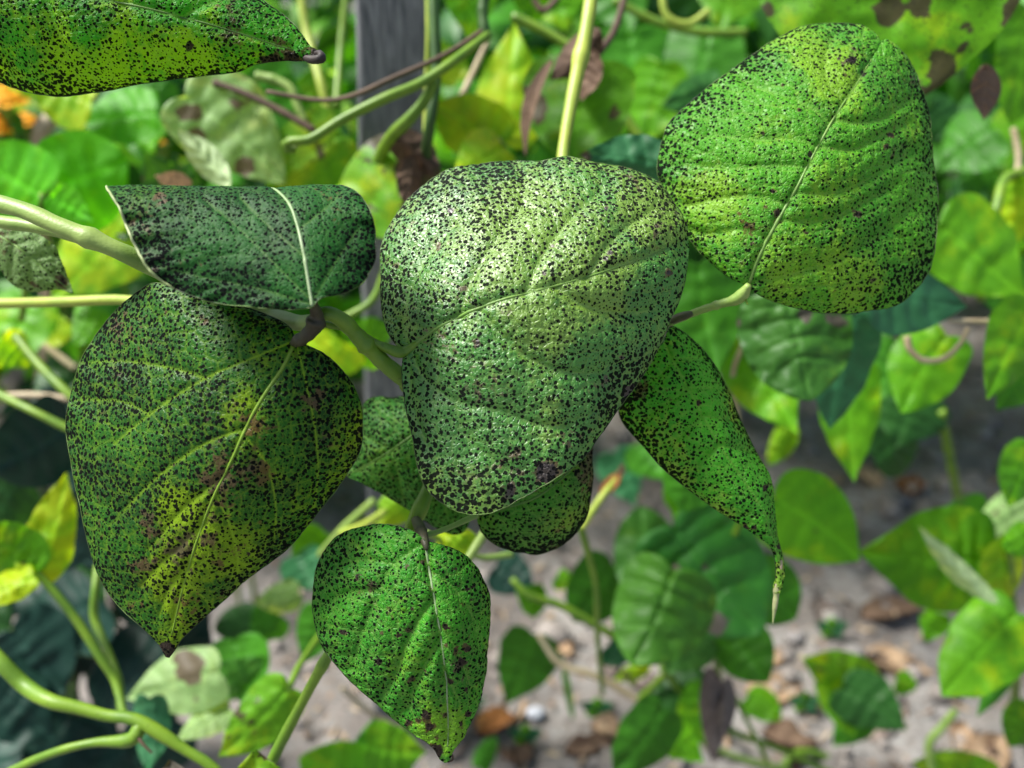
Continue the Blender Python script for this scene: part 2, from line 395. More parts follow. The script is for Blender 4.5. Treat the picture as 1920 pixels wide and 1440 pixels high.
MS['ribyellow'] = stemmat('midrib_yellow_green', (.22, .36, .03), (.17, .30, .025), .5, .1, .2)
MS['black'] = stemmat('withered_black', (.018, .013, .012), (.035, .025, .022), .6, .5, 0.)
MS['taildry'] = stemmat('dry_tail', (.34, .40, .16), (.42, .30, .20), .6, .5)
BG = {}
BG['bright'] = plainleaf('leaf_bright_green', (.12, .36, .010), (.08, .28, .010), (.26, .44, .008), .45, trans=.45, blot=.22, blotc=(.10, .07, .04), spots=.03)
BG['lime'] = plainleaf('leaf_lime', (.22, .45, .012), (.16, .38, .012), (.38, .50, .012), .55, blot=.1, trans=.48)
BG['fresh'] = plainleaf('leaf_fresh_green', (.10, .42, .010), (.07, .34, .010), (.20, .50, .008), .40, trans=.5)
BG['mid'] = plainleaf('leaf_mid_green', (.055, .23, .014), (.038, .16, .012), (.11, .28, .010), .34, trans=.38, blot=.22, blotc=(.09, .07, .05), spots=.05)
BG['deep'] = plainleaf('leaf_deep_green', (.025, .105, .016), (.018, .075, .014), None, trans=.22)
BG['teal'] = plainleaf('leaf_blue_green', (.03, .135, .05), (.022, .10, .036), None, rough=.45, trans=.2, tmul=(1., 1.2, .6), spec=.3)
BG['dark'] = plainleaf('leaf_blue_green_shade_toned', (.010, .040, .026), (.006, .026, .018), None, rough=.5, trans=.06, tmul=(1, 1.2, 1), spec=.2)  # blue-green leaf colour darkened further to stand in for deep shade
BG['blotch'] = plainleaf('leaf_blotched', (.09, .27, .012), (.14, .33, .012), (.28, .40, .012), .5, trans=.42, blot=.75, spots=.15)
BG['blotchlit'] = plainleaf('leaf_blotched_lit_tone', (.09, .30, .012), (.13, .36, .012), (.28, .46, .012), .42, trans=.46, blot=.45, spots=.36, var=.05)  # brighter copy of the blotched leaf, its colour making up for missing light
BG['pale'] = plainleaf('leaf_pale_blotched', (.27, .42, .17), (.20, .35, .11), (.36, .46, .14), .45, trans=.45, var=.12, blot=.7, blotc=(.12, .08, .06), spots=.05)
BG['white'] = plainleaf('leaf_pale_underside', (.33, .42, .24), (.26, .36, .18), None, blot=.3, blotc=(.2, .15, .1), rough=.6)
BG['rough'] = plainleaf('leaf_dull_green', (.055, .18, .022), (.035, .13, .018), (.12, .24, .02), .36, blot=.25, blotc=(.10, .08, .07), spots=.06, trans=.25)
BG['lowleaf'] = plainleaf('leaf_low_green', (.035, .17, .02), (.025, .12, .018), (.07, .22, .012), .34, blot=.1, blotc=(.14, .11, .11), trans=.3, spec=.3)
BG['lowleaf2'] = plainleaf('leaf_low_light_green', (.075, .24, .02), (.05, .17, .018), (.15, .30, .015), .4, blot=.1, blotc=(.12, .09, .08), trans=.35, spec=.3)
BG['dry'] = plainleaf('leaf_dry_brown', (.13, .085, .055), (.075, .045, .03), (.24, .16, .10), .4, rough=.75, trans=.15, tmul=(1.3, 1, .7), spec=.2)
BG['drytan'] = plainleaf('leaf_dry_tan', (.38, .27, .17), (.26, .17, .10), (.46, .36, .24), .4, rough=.8, trans=.15, tmul=(1.1, 1, .8), spec=.2)
BG['dryred'] = plainleaf('leaf_dry_rust', (.26, .11, .03), (.15, .06, .02), (.36, .18, .06), .4, rough=.75, trans=.15, tmul=(1.1, 1, .8), spec=.2)
BG['dryash'] = plainleaf('leaf_dead_grey_brown', (.18, .14, .12), (.09, .07, .06), (.32, .27, .22), .42, rough=.8, trans=.1, tmul=(1, 1, 1), spec=.2)

# ------------------------------------------------------------------ ground
def soil_z(x, y):
    return .034*fbm(x*5, y*5, 5, 3) + .022*np.abs(fbm(x*17, y*17, 4, 9)) - .008
gx = np.concatenate([-np.geomspace(60, 1.7, 26), np.linspace(-1.6, 1.6, 260), np.geomspace(1.7, 60, 26)])
gy = np.concatenate([-np.geomspace(60, .4, 20), np.linspace(-.3, 2.7, 250), np.geomspace(2.8, 90, 26)])
X, Y = np.meshgrid(gx, gy, indexing='ij')
Z = soil_z(X, Y) - .02
s = Nd('soil'); co = s.coord(0.)
n1 = s.noise(co, 7, 6., .65).outputs[0]; n2 = s.noise(co, 60, 5., .7).outputs[0]
c = s.mix(s.rng(n1, .32, .66), (.15, .14, .13), (.45, .435, .41)); c = s.mix(s.rng(n2, .3, .7, .75, 0.), c, (.24, .20, .175))
c = s.mix(s.rng(s.noise(co, 24, 5., .7).outputs[0], .56, .66, 0., .8), c, (.06, .048, .04))
c = s.mix(s.rng(s.vor(s.warp(co, 30, .03), 42).outputs['Distance'], .12, .22, .75, 0.), c, (.33, .22, .14))
bp = s.bump(s.math('ADD', n2, s.noise(co, 260, 3.).outputs[0]), .012, .9)
g = link('ground', make_mesh('ground', np.stack([X, Y, Z], -1).reshape(-1, 3), grid_faces(len(gx), len(gy))[:, ::-1], True), s.out(c, .9, .15, bp))
g['kind'] = 'structure'; g['label'] = 'pale grey crumbly garden soil'

# soil crumbs: real lumps in one mass
s = Nd('soil_crumbs'); co = s.coord(0.)
cr = s.out(s.mix(s.noise(co, 18, 4.).outputs[0], (.07, .055, .045), (.42, .38, .35)), .9, .15, s.bump(s.noise(co, 150, 4.).outputs[0], .004))
ico = [(0, 0, -1), (.72, -.53, -.45), (-.28, -.85, -.45), (-.89, 0, -.45), (-.28, .85, -.45), (.72, .53, -.45), (.28, -.85, .45), (-.72, -.53, .45), (-.72, .53, .45), (.28, .85, .45), (.89, 0, .45), (0, 0, 1)]
icf = [(0, 1, 2), (1, 0, 5), (0, 2, 3), (0, 3, 4), (0, 4, 5), (1, 5, 10), (2, 1, 6), (3, 2, 7), (4, 3, 8), (5, 4, 9), (1, 10, 6), (2, 6, 7), (3, 7, 8), (4, 8, 9), (5, 9, 10), (6, 10, 11), (7, 6, 11), (8, 7, 11), (9, 8, 11), (10, 9, 11)]
ico = np.array(ico); icf = np.array(icf); V_, F_ = [], []
for k in range(4200):
    x, y = RNG.uniform(-1.2, 1.4), RNG.uniform(.35, 2.3); r = RNG.choice([.004, .008, .014, .022], p=[.48, .34, .15, .03]) * RNG.uniform(.7, 1.3)
    a = RNG.uniform(0, 6.28); R = np.array([[math.cos(a), -math.sin(a), 0], [math.sin(a), math.cos(a), 0], [0, 0, 1]])
    v = (ico * (1+RNG.uniform(-.28, .28, (12, 1)))) * np.array([1, RNG.uniform(.6, 1), RNG.uniform(.45, .8)]) * r @ R.T
    V_.append(v + [x, y, soil_z(np.array(x), np.array(y)) - .02 + r*.25]); F_.append(icf + 12*k)
o = link('soil_crumbs', make_mesh('soil_crumbs', np.concatenate(V_), np.concatenate(F_), True), cr); o['kind'] = 'stuff'; o['label'] = 'loose crumbs of grey soil'; o['category'] = 'soil'

fl_v, fl_f = [], []
for k in range(2600):
    x, y = RNG.uniform(-1.1, 1.4), RNG.uniform(.4, 2.2); l, w = RNG.uniform(.006, .028), RNG.uniform(.0015, .007); a = RNG.uniform(0, 6.28); tl = RNG.uniform(-.5, .5)
    q = np.array([[-l, -w*.4, 0], [-l*.2, -w, .2*w], [l*.4, -w*.8, 0], [l, 0, .1*l], [l*.3, w, .3*w], [-l*.4, w*.7, 0]]) / 2; q[:, 2] += q[:, 0]*tl
    R = np.array([[math.cos(a), -math.sin(a), 0], [math.sin(a), math.cos(a), 0], [0, 0, 1]])
    fl_v.append(q @ R.T + [x, y, soil_z(np.array(x), np.array(y)) - .016 + abs(tl)*l*.25]); b = 6*k; fl_f += [(b, b+1, b+4, b+5), (b+1, b+2, b+3, b+4)]
s = Nd('litter_flakes'); co = s.coord(0.); nn_ = s.noise(co, 40, 2.).outputs[0]
fm = s.out(s.mix(s.rng(nn_, .35, .65), s.mix(s.rng(s.noise(co, 90, 1.).outputs[0], .4, .6), (.05, .035, .025), (.20, .12, .07)), (.48, .38, .26)), .8, .15)
o = link('leaf_litter', make_mesh('leaf_litter', np.concatenate(fl_v), fl_f, False), fm); o['kind'] = 'stuff'; o['label'] = 'fine dry litter and straw bits over the soil'; o['category'] = 'litter'

# ------------------------------------------------------------------ wooden stake
s = Nd('weathered_wood'); t = s.n.new('ShaderNodeTexCoord'); mp = s.n.new('ShaderNodeMapping'); s.l.new(t.outputs['Object'], mp.inputs[0]); mp.inputs['Scale'].default_value = (1, 1, .06)
gr = s.noise(mp.outputs[0], 260, 5., .65, .6).outputs[0]; bl = s.noise(s.coord(4.), 22, 4.).outputs[0]
c = s.mix(s.rng(gr, .3, .7), (.075, .08, .088), (.27, .275, .28)); c = s.mix(s.rng(bl, .45, .75, 0., .55), c, (.10, .105, .115))
wood = s.out(c, .75, .25, s.bump(gr, .0015, .9))
top = P(738, -330, .50); botp = G(742, 1425, -.12)
D = top - botp; L = np.linalg.norm(D)
nz, na = 60, 28
th = np.linspace(0, 2*math.pi, na, endpoint=False)
hw = .0225
def sq(t, e=.22): return np.sign(np.cos(t))*np.abs(np.cos(t))**e*hw, np.sign(np.sin(t))*np.abs(np.sin(t))**e*hw
sx, sy = sq(th)
vz = np.linspace(0, 1, nz)
sv = []
for k, z in enumerate(vz):
    w = 1 + .03*vnoise(np.array(z*9), np.array(1.)); ox = .002*vnoise(np.array(z*5), np.array(4.))
    jit = 1 + .03*vnoise(th*3, np.full(na, z*14), 5)
    sv.append(np.stack([sx*w*jit+ox, sy*w*jit, np.full(na, 0.)], 1) + D*z)
stake = thing('wooden_stake', 'weathered grey wooden stake standing upright behind the spotted leaves', 'stake', tuple(botp))
sv = np.array(sv).reshape(-1, 3); me = bpy.data.meshes.new('shaft')
me.from_pydata(sv.tolist(), [], grid_faces(nz, na, True).tolist() + [list(range((nz-1)*na, nz*na)), list(range(na))[::-1]])
me.polygons.foreach_set('use_smooth', [True]*len(me.polygons))
link('shaft', me, wood, stake)

# ------------------------------------------------------------------ foreground: compound leaf from the left
VG = 'bean vines in the foreground'
def vine(label, at, name='bean_vine', group=None, cat='vine'):
    return thing(name, label, cat, tuple(at), group)
v1 = vine('bean vine with large domed spotted leaf in front of the stake and a folded leaf', P(270, 490, .31))
m_c = spotted('spotted_leaf_domed', 1.3, dens=.50, green=(.045, .20, .016), green2=(.036, .155, .014), yel=(.16, .28, .025), bumpd=.00014, ycov=.48, rough=.45, spec=.9, lesion=.25, brown=.55, size=1.02)
leaf(v1, [(757, 660, .8), (830, 608, .1), (920, 568, -.5), (1010, 543, -.6), (1090, 522, -.4), (1170, 496, .3), (1240, 470, 1.2), (1287, 446, 2.4)],
     [(757, 660, .8), (738, 640, 1.3), (718, 590, 2.0), (713, 530, 2.4), (716, 470, 2.7), (735, 420, 2.9), (770, 370, 3.2), (825, 325, 3.4), (890, 310, 3.5), (960, 303, 3.5), (1020, 300, 3.3), (1065, 293, 3.2), (1110, 303, 3.0), (1180, 316, 3.0), (1235, 340, 2.8), (1265, 380, 2.8), (1283, 415, 2.6), (1287, 446, 2.4)],
     [(757, 660, .8), (754, 700, .7), (760, 760, .5), (775, 820, .2), (785, 880, 0), (810, 930, -.1), (860, 958, -.2), (925, 960, -.3), (985, 930, -.2), (1040, 900, -.1), (1090, 865, .1), (1120, 820, .4), (1155, 775, .8), (1190, 730, 1.1), (1215, 690, 1.4), (1240, 640, 1.6), (1262, 590, 1.8), (1280, 540, 2.0), (1289, 490, 2.2), (1287, 446, 2.4)],
     .30, m_c, lesions=14, res=(320, 150), prof=1.6, jag=2., vein_w=9, vein_h=.0012, midrib=MS['rib'], margin=MS['edge'], mid_r=(4.2, 1.2), crease=.15,
     veins=[[(900, 585), (960, 650), (1023, 687), (1067, 700), (1125, 700)], [(773, 667), (793, 710), (853, 753), (940, 773), (1007, 797), (1060, 803)], [(853, 760), (873, 817), (907, 850), (950, 880)],
            [(762, 650), (757, 590), (773, 530), (800, 480), (850, 420)], [(985, 548), (1012, 490), (1033, 455), (1075, 405), (1125, 360)], [(1100, 520), (1160, 440), (1230, 390)], [(860, 595), (880, 530), (930, 450), (980, 390)], [(1040, 535), (1090, 570), (1170, 590), (1220, 585)], [(765, 690), (770, 760), (800, 840)]],
     stains=[(1025, 885, 26, 1.5), (955, 915, 22, 1.4), (1185, 740, 26, 1.5), (1060, 820, 26, .9), (960, 850, 30, .7), (1165, 775, 14, 1.4)], yellows=[(930, 420, 90, .6), (1230, 370, 70, .9), (1000, 640, 90, .5)], label='large domed leaf peppered with black spots, whitish sheen on its upper half')
RL = np.random.default_rng(3)
m_l = spotted('spotted_leaf_brown_centre', 2.9, bumpd=.00009, veincol=(.24, .40, .02), veinamt=1., spec=.2, green=(.018, .10, .008), green2=(.009, .055, .007), yel=(.17, .28, .005), ycov=.28, dens=.52, brown=.1, rough=.40, trans=.30, lesion=.15)  # greens darkened so the colour carries the shade on this hanging leaf
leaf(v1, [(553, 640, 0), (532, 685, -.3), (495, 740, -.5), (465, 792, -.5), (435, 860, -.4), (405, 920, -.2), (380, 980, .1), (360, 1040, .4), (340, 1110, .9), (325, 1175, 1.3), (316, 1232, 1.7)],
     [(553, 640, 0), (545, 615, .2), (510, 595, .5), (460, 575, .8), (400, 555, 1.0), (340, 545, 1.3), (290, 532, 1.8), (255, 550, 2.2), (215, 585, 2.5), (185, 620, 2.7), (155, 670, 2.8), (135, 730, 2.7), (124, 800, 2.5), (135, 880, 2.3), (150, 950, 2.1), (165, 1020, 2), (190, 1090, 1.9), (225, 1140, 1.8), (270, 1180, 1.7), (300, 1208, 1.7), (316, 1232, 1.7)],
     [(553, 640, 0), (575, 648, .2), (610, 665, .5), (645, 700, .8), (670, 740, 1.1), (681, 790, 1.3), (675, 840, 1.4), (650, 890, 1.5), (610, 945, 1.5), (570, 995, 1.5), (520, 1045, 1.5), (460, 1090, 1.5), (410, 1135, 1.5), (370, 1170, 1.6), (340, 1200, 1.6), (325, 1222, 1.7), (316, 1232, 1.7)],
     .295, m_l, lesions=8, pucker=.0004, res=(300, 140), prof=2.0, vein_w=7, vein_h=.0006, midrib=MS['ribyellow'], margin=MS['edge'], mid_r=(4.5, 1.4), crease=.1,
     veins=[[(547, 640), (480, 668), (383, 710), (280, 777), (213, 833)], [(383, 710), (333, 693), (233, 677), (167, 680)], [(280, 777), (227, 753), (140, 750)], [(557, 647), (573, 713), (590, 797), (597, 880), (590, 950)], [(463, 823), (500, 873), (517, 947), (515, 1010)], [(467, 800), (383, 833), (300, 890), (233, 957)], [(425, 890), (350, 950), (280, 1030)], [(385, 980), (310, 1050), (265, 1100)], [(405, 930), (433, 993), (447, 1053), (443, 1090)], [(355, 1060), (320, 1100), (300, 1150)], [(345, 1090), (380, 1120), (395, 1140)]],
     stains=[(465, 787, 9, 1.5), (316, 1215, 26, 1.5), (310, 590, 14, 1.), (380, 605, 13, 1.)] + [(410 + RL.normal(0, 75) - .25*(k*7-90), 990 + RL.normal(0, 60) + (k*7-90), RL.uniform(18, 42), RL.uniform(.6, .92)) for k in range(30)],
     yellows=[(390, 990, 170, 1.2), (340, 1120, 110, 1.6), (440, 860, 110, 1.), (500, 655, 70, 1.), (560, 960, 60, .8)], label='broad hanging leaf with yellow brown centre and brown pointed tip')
m_f = spotted('spotted_leaf_folded', 4.1, bumpd=.00007, rough=.55, spec=.16, size=.85, veinamt=.2, netamt=.06, green=(.011, .078, .010), green2=(.007, .048, .008), yel=(.045, .12, .008), ycov=.36, dens=.50, brown=.35, trans=.16, lesion=.2)  # shade over the folded leaf is put into these low greens
leaf(v1, [(585, 577, 0), (578, 530, .1), (568, 470, .3), (555, 415, .7), (540, 378, 1.2), (513, 352, 2.2), (503, 358, 3.2), (498, 390, 4.4), (500, 430, 5.6)],
     [(585, 577, 0), (540, 580, .1), (480, 577, .2), (410, 568, .4), (350, 550, .5), (300, 525, .5), (270, 490, .5), (245, 440, .6), (225, 395, .8), (208, 365, 1.2), (198, 349, 1.9), (206, 356, 2.8), (260, 385, 3.9), (380, 415, 5), (500, 430, 5.6)],
     [(585, 577, 0), (600, 560, .1), (640, 550, .4), (680, 530, .8), (700, 495, 1.2), (704, 440, 1.4), (695, 395, 1.5), (670, 362, 1.7), (640, 347, 2.2), (620, 354, 3.0), (570, 390, 4.6), (500, 430, 5.6)],
     .272, m_f, pucker=.0003, res=(260, 120), keysM=[(5, .68)], keysA=[(10, .68)], keysB=[(8, .68)], prof=1.6, vein_w=7, vein_h=.0004, midrib=MS['ribwhite'], margin=MS['edge'], margin2=(MS['edgepale'], .36, .69), mid_r=(4, 3.2), mid_range=(.01, .70), crease=.2,
     veins=[[(580, 560), (520, 500), (450, 430), (380, 370)], [(582, 570), (480, 540), (380, 520), (300, 500)], [(590, 560), (630, 490), (670, 430)], [(570, 480), (500, 420), (450, 370)], [(560, 430), (610, 390), (640, 360)]], stains=[(300, 375, 18, .9), (400, 420, 40, .5)], label='folded green leaf toned dark for shade, bent over its whitish midrib')
stem(v1, [(-60, 372, .315), (0, 383, .315), (50, 397, .312), (110, 424, .31), (170, 448, .31), (230, 474, .312), (290, 502, .318), (400, 545, .322), (500, 590, .318), (560, 606, .305), (590, 605, .297)], [17, 17, 17, 17, 18, 20, 17, 15], MS['pale'], n=70, sides=12)
stem(v1, [(-60, 405, .335), (0, 416, .332), (90, 430, .328), (200, 465, .322), (290, 505, .322)], [13, 12, 10], MS['pale'], name='side_stem')
stem(v1, [(-60, 569, .41), (0, 569, .41), (120, 566, .40), (240, 563, .39), (400, 590, .36), (570, 610, .305)], [10, 10, 10, 9], MS['yellow'], name='side_stem')
stem(v1, [(548, 645, .296), (560, 638, .292), (575, 628, .290), (588, 612, .288), (594, 592, .286), (588, 572, .281), (584, 556, .277)], [7, 13, 16, 18, 15, 10, 7], MS['node'], name='pulvinus', bumpy=.5, label='dark swollen joint where two leaves meet the stalk')
stem(v1, [(585, 600, .292), (612, 588, .292), (640, 600, .295), (670, 630, .30), (710, 672, .306), (750, 706, .314), (800, 750, .33)], [9, 15, 15, 15, 15, 14], MS['green'], name='rachis', n=60, sides=12)
stem(v1, [(600, 606, .300), (660, 620, .302), (710, 646, .304), (745, 660, .307), (760, 659, .308), (790, 640, .306)], [6, 7, 8, 11, 10, 5], MS['green'], name='petiolule', n=50)
# small pale leaf hanging at the left
m_s = spotted('spotted_leaf_pale', 6.6, green=(.16, .27, .09), green2=(.12, .22, .06), yel=(.30, .36, .14), ycov=.5, dens=.22, brown=.6, rough=.5, trans=.35, veincol=(.3, .4, .2))
leaf(v1, [(-30, 425, 0), (40, 470, 0), (90, 512, .2), (138, 550, .6)], [(-30, 425, 0), (-15, 480, .5), (20, 530, .8), (60, 548, .8), (100, 543, .7), (138, 550, .6)], [(-30, 425, 0), (30, 430, .6), (75, 440, .8), (105, 465, .8), (122, 505, .7), (138, 550, .6)],
     .36, m_s, res=(80, 30), vein_w=5, lat=((.1, .25), (.3, .2), (.5, .2)), midrib=MS['rib'], mid_r=(3, 1), stains=[(115, 528, 14, 1.3), (65, 535, 12, 1.)], label='small pale leaf with scattered black specks under the stem')

# ------------------------------------------------------------------ foreground: vine from above with the two right-hand leaves
v2 = vine('bean vine stem from above carrying bright spotted leaf and drooping twisted leaf', P(1100, 40, .42))
m_r = spotted('spotted_leaf_bright', 8.2, green=(.07, .29, .014), green2=(.045, .22, .014), yel=(.19, .38, .02), ycov=.46, dens=.36, brown=.1, rough=.42, trans=.30, lesion=.3, edgeS=.16)
leaf(v2, [(1403, 537, .2), (1420, 490, -.1), (1450, 430, -.3), (1490, 360, -.4), (1530, 283, -.2), (1570, 212, .2), (1610, 152, .8), (1637, 105, 1.5), (1648, 82, 1.9)],
     [(1403, 537, .2), (1370, 520, .5), (1330, 490, .8), (1300, 460, 1.0), (1270, 420, 1.2), (1245, 365, 1.4), (1233, 310, 1.5), (1245, 250, 1.6), (1275, 210, 1.7), (1310, 180, 1.8), (1350, 145, 1.9), (1400, 110, 2.0), (1450, 75, 2.1), (1510, 48, 2.3), (1570, 42, 2.4), (1610, 46, 2.3), (1635, 60, 2.1), (1648, 82, 1.9)],
     [(1403, 537, .2), (1412, 546, .3), (1450, 565, .6), (1500, 578, .8), (1560, 586, 1.0), (1620, 585, 1.2), (1680, 570, 1.5), (1720, 540, 1.7), (1745, 500, 1.9), (1757, 440, 2.0), (1757, 370, 2.1), (1752, 300, 2.2), (1745, 230, 2.3), (1730, 170, 2.3), (1710, 125, 2.3), (1690, 95, 2.2), (1665, 78, 2.1), (1652, 84, 2.0), (1648, 82, 1.9)],
     .33, m_r, lesions=16, res=(300, 140), prof=1.9, jag=2., vein_w=8, vein_h=.0010, midrib=MS['rib'], margin=MS['edge'], mid_r=(4.5, 1.2), crease=.1,
     veins=[[(1487, 362), (1567, 361), (1613, 345), (1660, 315), (1705, 285)], [(1413, 530), (1480, 515), (1547, 495), (1600, 468), (1650, 440), (1700, 398), (1735, 345)], [(1565, 225), (1613, 230), (1655, 222), (1700, 190)], [(1535, 275), (1600, 280), (1640, 262), (1700, 230)], [(1458, 412), (1513, 417), (1567, 407), (1620, 380), (1680, 345)], [(1480, 385), (1430, 370), (1370, 370), (1290, 385)], [(1535, 275), (1490, 260), (1420, 262), (1330, 250)], [(1440, 450), (1390, 430), (1330, 440), (1290, 430)], [(1585, 190), (1552, 150), (1550, 100), (1570, 60)], [(1515, 312), (1460, 310), (1380, 315), (1280, 310)], [(1560, 228), (1500, 190), (1440, 170), (1390, 150)]],
     stains=[(1597, 116, 17, 1.5), (1590, 140, 22, .7), (1440, 100, 10, 1.), (1630, 240, 20, .6), (1695, 140, 25, .8), (1640, 55, 14, 1.)], yellows=[(1600, 530, 70, .55), (1580, 130, 40, .7), (1480, 545, 50, .5)], label='upright bright green leaf with fewer black spots and notched top')
m_h = spotted('spotted_leaf_drooping', 10.4, spec=.25, green=(.07, .37, .02), green2=(.05, .30, .02), yel=(.28, .44, .05), ycov=.42, dens=.44, brown=.2, rough=.42, trans=.40, lesion=.3, edgeS=.2)  # greens raised to make up for sun blocked by the domed leaf
leaf(v2, [(1245, 640, 0), (1295, 735, -.3), (1345, 825, -.5), (1395, 900, -.5), (1436, 965, -.3), (1452, 1015, 0), (1461, 1050, .2), (1460, 1085, .4), (1457, 1112, .5)],
     [(1245, 640, 0), (1200, 690, .4), (1162, 765, .6), (1168, 792, .6), (1200, 830, .5), (1245, 880, .4), (1300, 925, .4), (1350, 960, .4), (1400, 990, .3), (1438, 1015, .3), (1450, 1040, .4), (1454, 1065, .5), (1454, 1085, .5), (1455, 1100, .5), (1457, 1112, .5)],
     [(1245, 640, 0), (1258, 612, .4), (1290, 630, .9), (1330, 670, 1.2), (1360, 720, 1.4), (1390, 790, 1.5), (1420, 850, 1.4), (1445, 900, 1.2), (1452, 950, 1.0), (1457, 1000, .8), (1469, 1050, .7), (1470, 1080, .6), (1465, 1100, .5), (1457, 1112, .5)],
     .335, m_h, lesions=8, res=(240, 64), prof=1.9, vein_w=7, vein_h=.0016, margin=MS['edge'], crease=.1, lat=((.05, .16), (.18, .14), (.3, .13), (.42, .12)), jag=.4,
     stains=[(1200, 735, 25, 1.), (1445, 1098, 7, 1.2), (1210, 800, 20, .8)], yellows=[(1330, 910, 80, 1.), (1455, 1090, 50, 1.6), (1250, 850, 60, .8), (1452, 1140, 30, 2.)], label='drooping leaf twisted into a thin dry tail')
stem(v2, [(1118, -80, .43), (1108, 0, .42), (1097, 70, .415), (1078, 160, .41), (1064, 235, .405), (1055, 300, .40), (1060, 400, .385), (1110, 520, .37), (1180, 610, .36), (1230, 625, .352)], [13, 13, 14, 12, 11, 10, 9, 9], MS['yellow'], n=70, sides=12)
stem(v2, [(1200, 622, .356), (1262, 602, .348), (1310, 583, .343), (1350, 570, .339), (1378, 562, .336), (1392, 552, .334), (1404, 534, .331)], [7, 7, 7, 8, 11, 12, 6], MS['pale'], name='petiolule', n=60, sides=10)
stem(v2, [(1225, 618, .354), (1262, 600, .3475), (1284, 592, .345), (1300, 587, .3435)], [6, 8.2, 8, 5], MS['node'], name='bruise', n=20, label='blackened stretch of the leaf stalk')
stem(v2, [(1220, 622, .353), (1236, 632, .345), (1250, 650, .337)], [8, 9, 5], MS['green'], name='petiolule', n=20)
stem(v2, [(1463, 1050, .3395), (1461, 1075, .3395), (1457, 1098, .3395), (1455, 1118, .340), (1453, 1135, .340), (1451, 1152, .3405), (1449, 1169, .341)], [4, 5, 5.5, 5.5, 4.2, 3, 1.2], MS['taildry'], name='dry_tail', n=30, bumpy=.5, label='thin dried pale tip of the drooping leaf')
stem(v2, [(1396, 556, .334), (1402, 571, .333)], [3, 1.5], MS['green'], name='stipel', n=8)

# ------------------------------------------------------------------ foreground: lower compound leaf
v3 = vine('bean vine with heart shaped spotted leaf hanging low and two leaves tucked behind', P(520, 1420, .37))
m_b = spotted('spotted_leaf_lower', 12.8, spec=.2, green=(.045, .26, .014), green2=(.03, .19, .014), yel=(.15, .34, .014), ycov=.40, dens=.33, brown=.35, rough=.42, trans=.26, lesion=.75)
leaf(v3, [(797, 1013, 0), (803, 1060, -.2), (812, 1110, -.4), (820, 1160, -.4), (828, 1210, -.3), (834, 1260, 0), (838, 1310, .3), (840, 1370, .8), (838, 1426, 1.3)],
     [(797, 1013, 0), (780, 1000, .2), (750, 988, .5), (710, 983, .9), (670, 990, 1.2), (630, 1010, 1.5), (600, 1050, 1.6), (587, 1100, 1.6), (588, 1150, 1.5), (600, 1200, 1.4), (620, 1235, 1.3), (660, 1280, 1.2), (700, 1315, 1.2), (740, 1350, 1.2), (780, 1380, 1.2), (810, 1400, 1.2), (826, 1420, 1.3), (838, 1426, 1.3)],
     [(797, 1013, 0), (810, 1017, .2), (850, 1030, .5), (885, 1055, .8), (908, 1090, 1.0), (918, 1130, 1.2), (918, 1180, 1.3), (912, 1240, 1.3), (905, 1300, 1.3), (890, 1340, 1.3), (870, 1380, 1.3), (852, 1404, 1.3), (844, 1416, 1.3), (838, 1426, 1.3)],
     .305, m_b, lesions=28, res=(240, 110), prof=2.0, vein_w=8, vein_h=.0015, midrib=MS['ribwhite'], margin=MS['edge'], mid_r=(3, 1.), crease=.1,
     veins=[[(792, 1018), (735, 1060), (712, 1110), (690, 1160), (672, 1210), (662, 1255)], [(712, 1110), (660, 1110), (610, 1130)], [(805, 1070), (850, 1100), (890, 1160), (900, 1210)], [(815, 1120), (770, 1190), (740, 1270), (715, 1305)], [(826, 1200), (790, 1260), (762, 1330)], [(820, 1170), (858, 1220), (885, 1290)], [(740, 1060), (690, 1050), (640, 1055)], [(834, 1270), (860, 1310), (870, 1350)]],
     stains=[(815, 1405, 22, 1.5), (808, 1357, 10, 1.5), (800, 1338, 12, 1.4), (770, 1178, 16, 1.1), (835, 1175, 9, 1.5), (865, 1242, 12, 1.4), (700, 1095, 14, 1.1), (715, 1235, 9, 1.4), (675, 1080, 8, 1.4), (648, 1183, 9, 1.4), (880, 1260, 40, .6)], yellows=[(830, 1370, 50, 1.)], label='heart shaped spotted leaf with thin pale midrib and dark curled tip')
link('tendril_tip', tube_mesh(P(*np.array([(836, 1421, .318), (841, 1414, .318), (848, 1416, .318), (848, 1425, .318), (840, 1428, .318)]).T) - origin(v3), [.0004]*5, 6, 20), MS['brown'], v3)
m_k = spotted('spotted_leaf_behind', 14.9, green=(.04, .19, .02), green2=(.03, .14, .018), yel=(.13, .27, .02), ycov=.38, dens=.50, brown=.5, rough=.45, trans=.26)
leaf(v3, [(850, 770, .4), (780, 812, .1), (720, 853, .2), (650, 893, 1.)], [(850, 770, .4), (800, 738, 1.4), (740, 745, 1.6), (692, 748, 1.6), (672, 785, 1.4), (668, 840, 1.2), (660, 872, 1.1), (650, 893, 1.)], [(850, 770, .4), (890, 840, 1.), (890, 930, 1.4), (872, 996, 1.5), (845, 1002, 1.4), (800, 978, 1.2), (740, 940, 1.1), (690, 912, 1.), (650, 893, 1.)],
     .365, m_k, res=(120, 60), vein_w=7, lat=((.1, .25), (.35, .2), (.6, .15)), midrib=MS['ribdim'], margin=MS['edge'], mid_r=(4, 1), label='spotted leaf partly hidden behind the domed leaf, pointing sideways')
m_j = spotted('spotted_leaf_under', 16.2, green=(.055, .22, .018), green2=(.04, .16, .016), yel=(.17, .30, .02), ycov=.46, dens=.52, brown=.6, rough=.44, trans=.24, edgeS=.25)
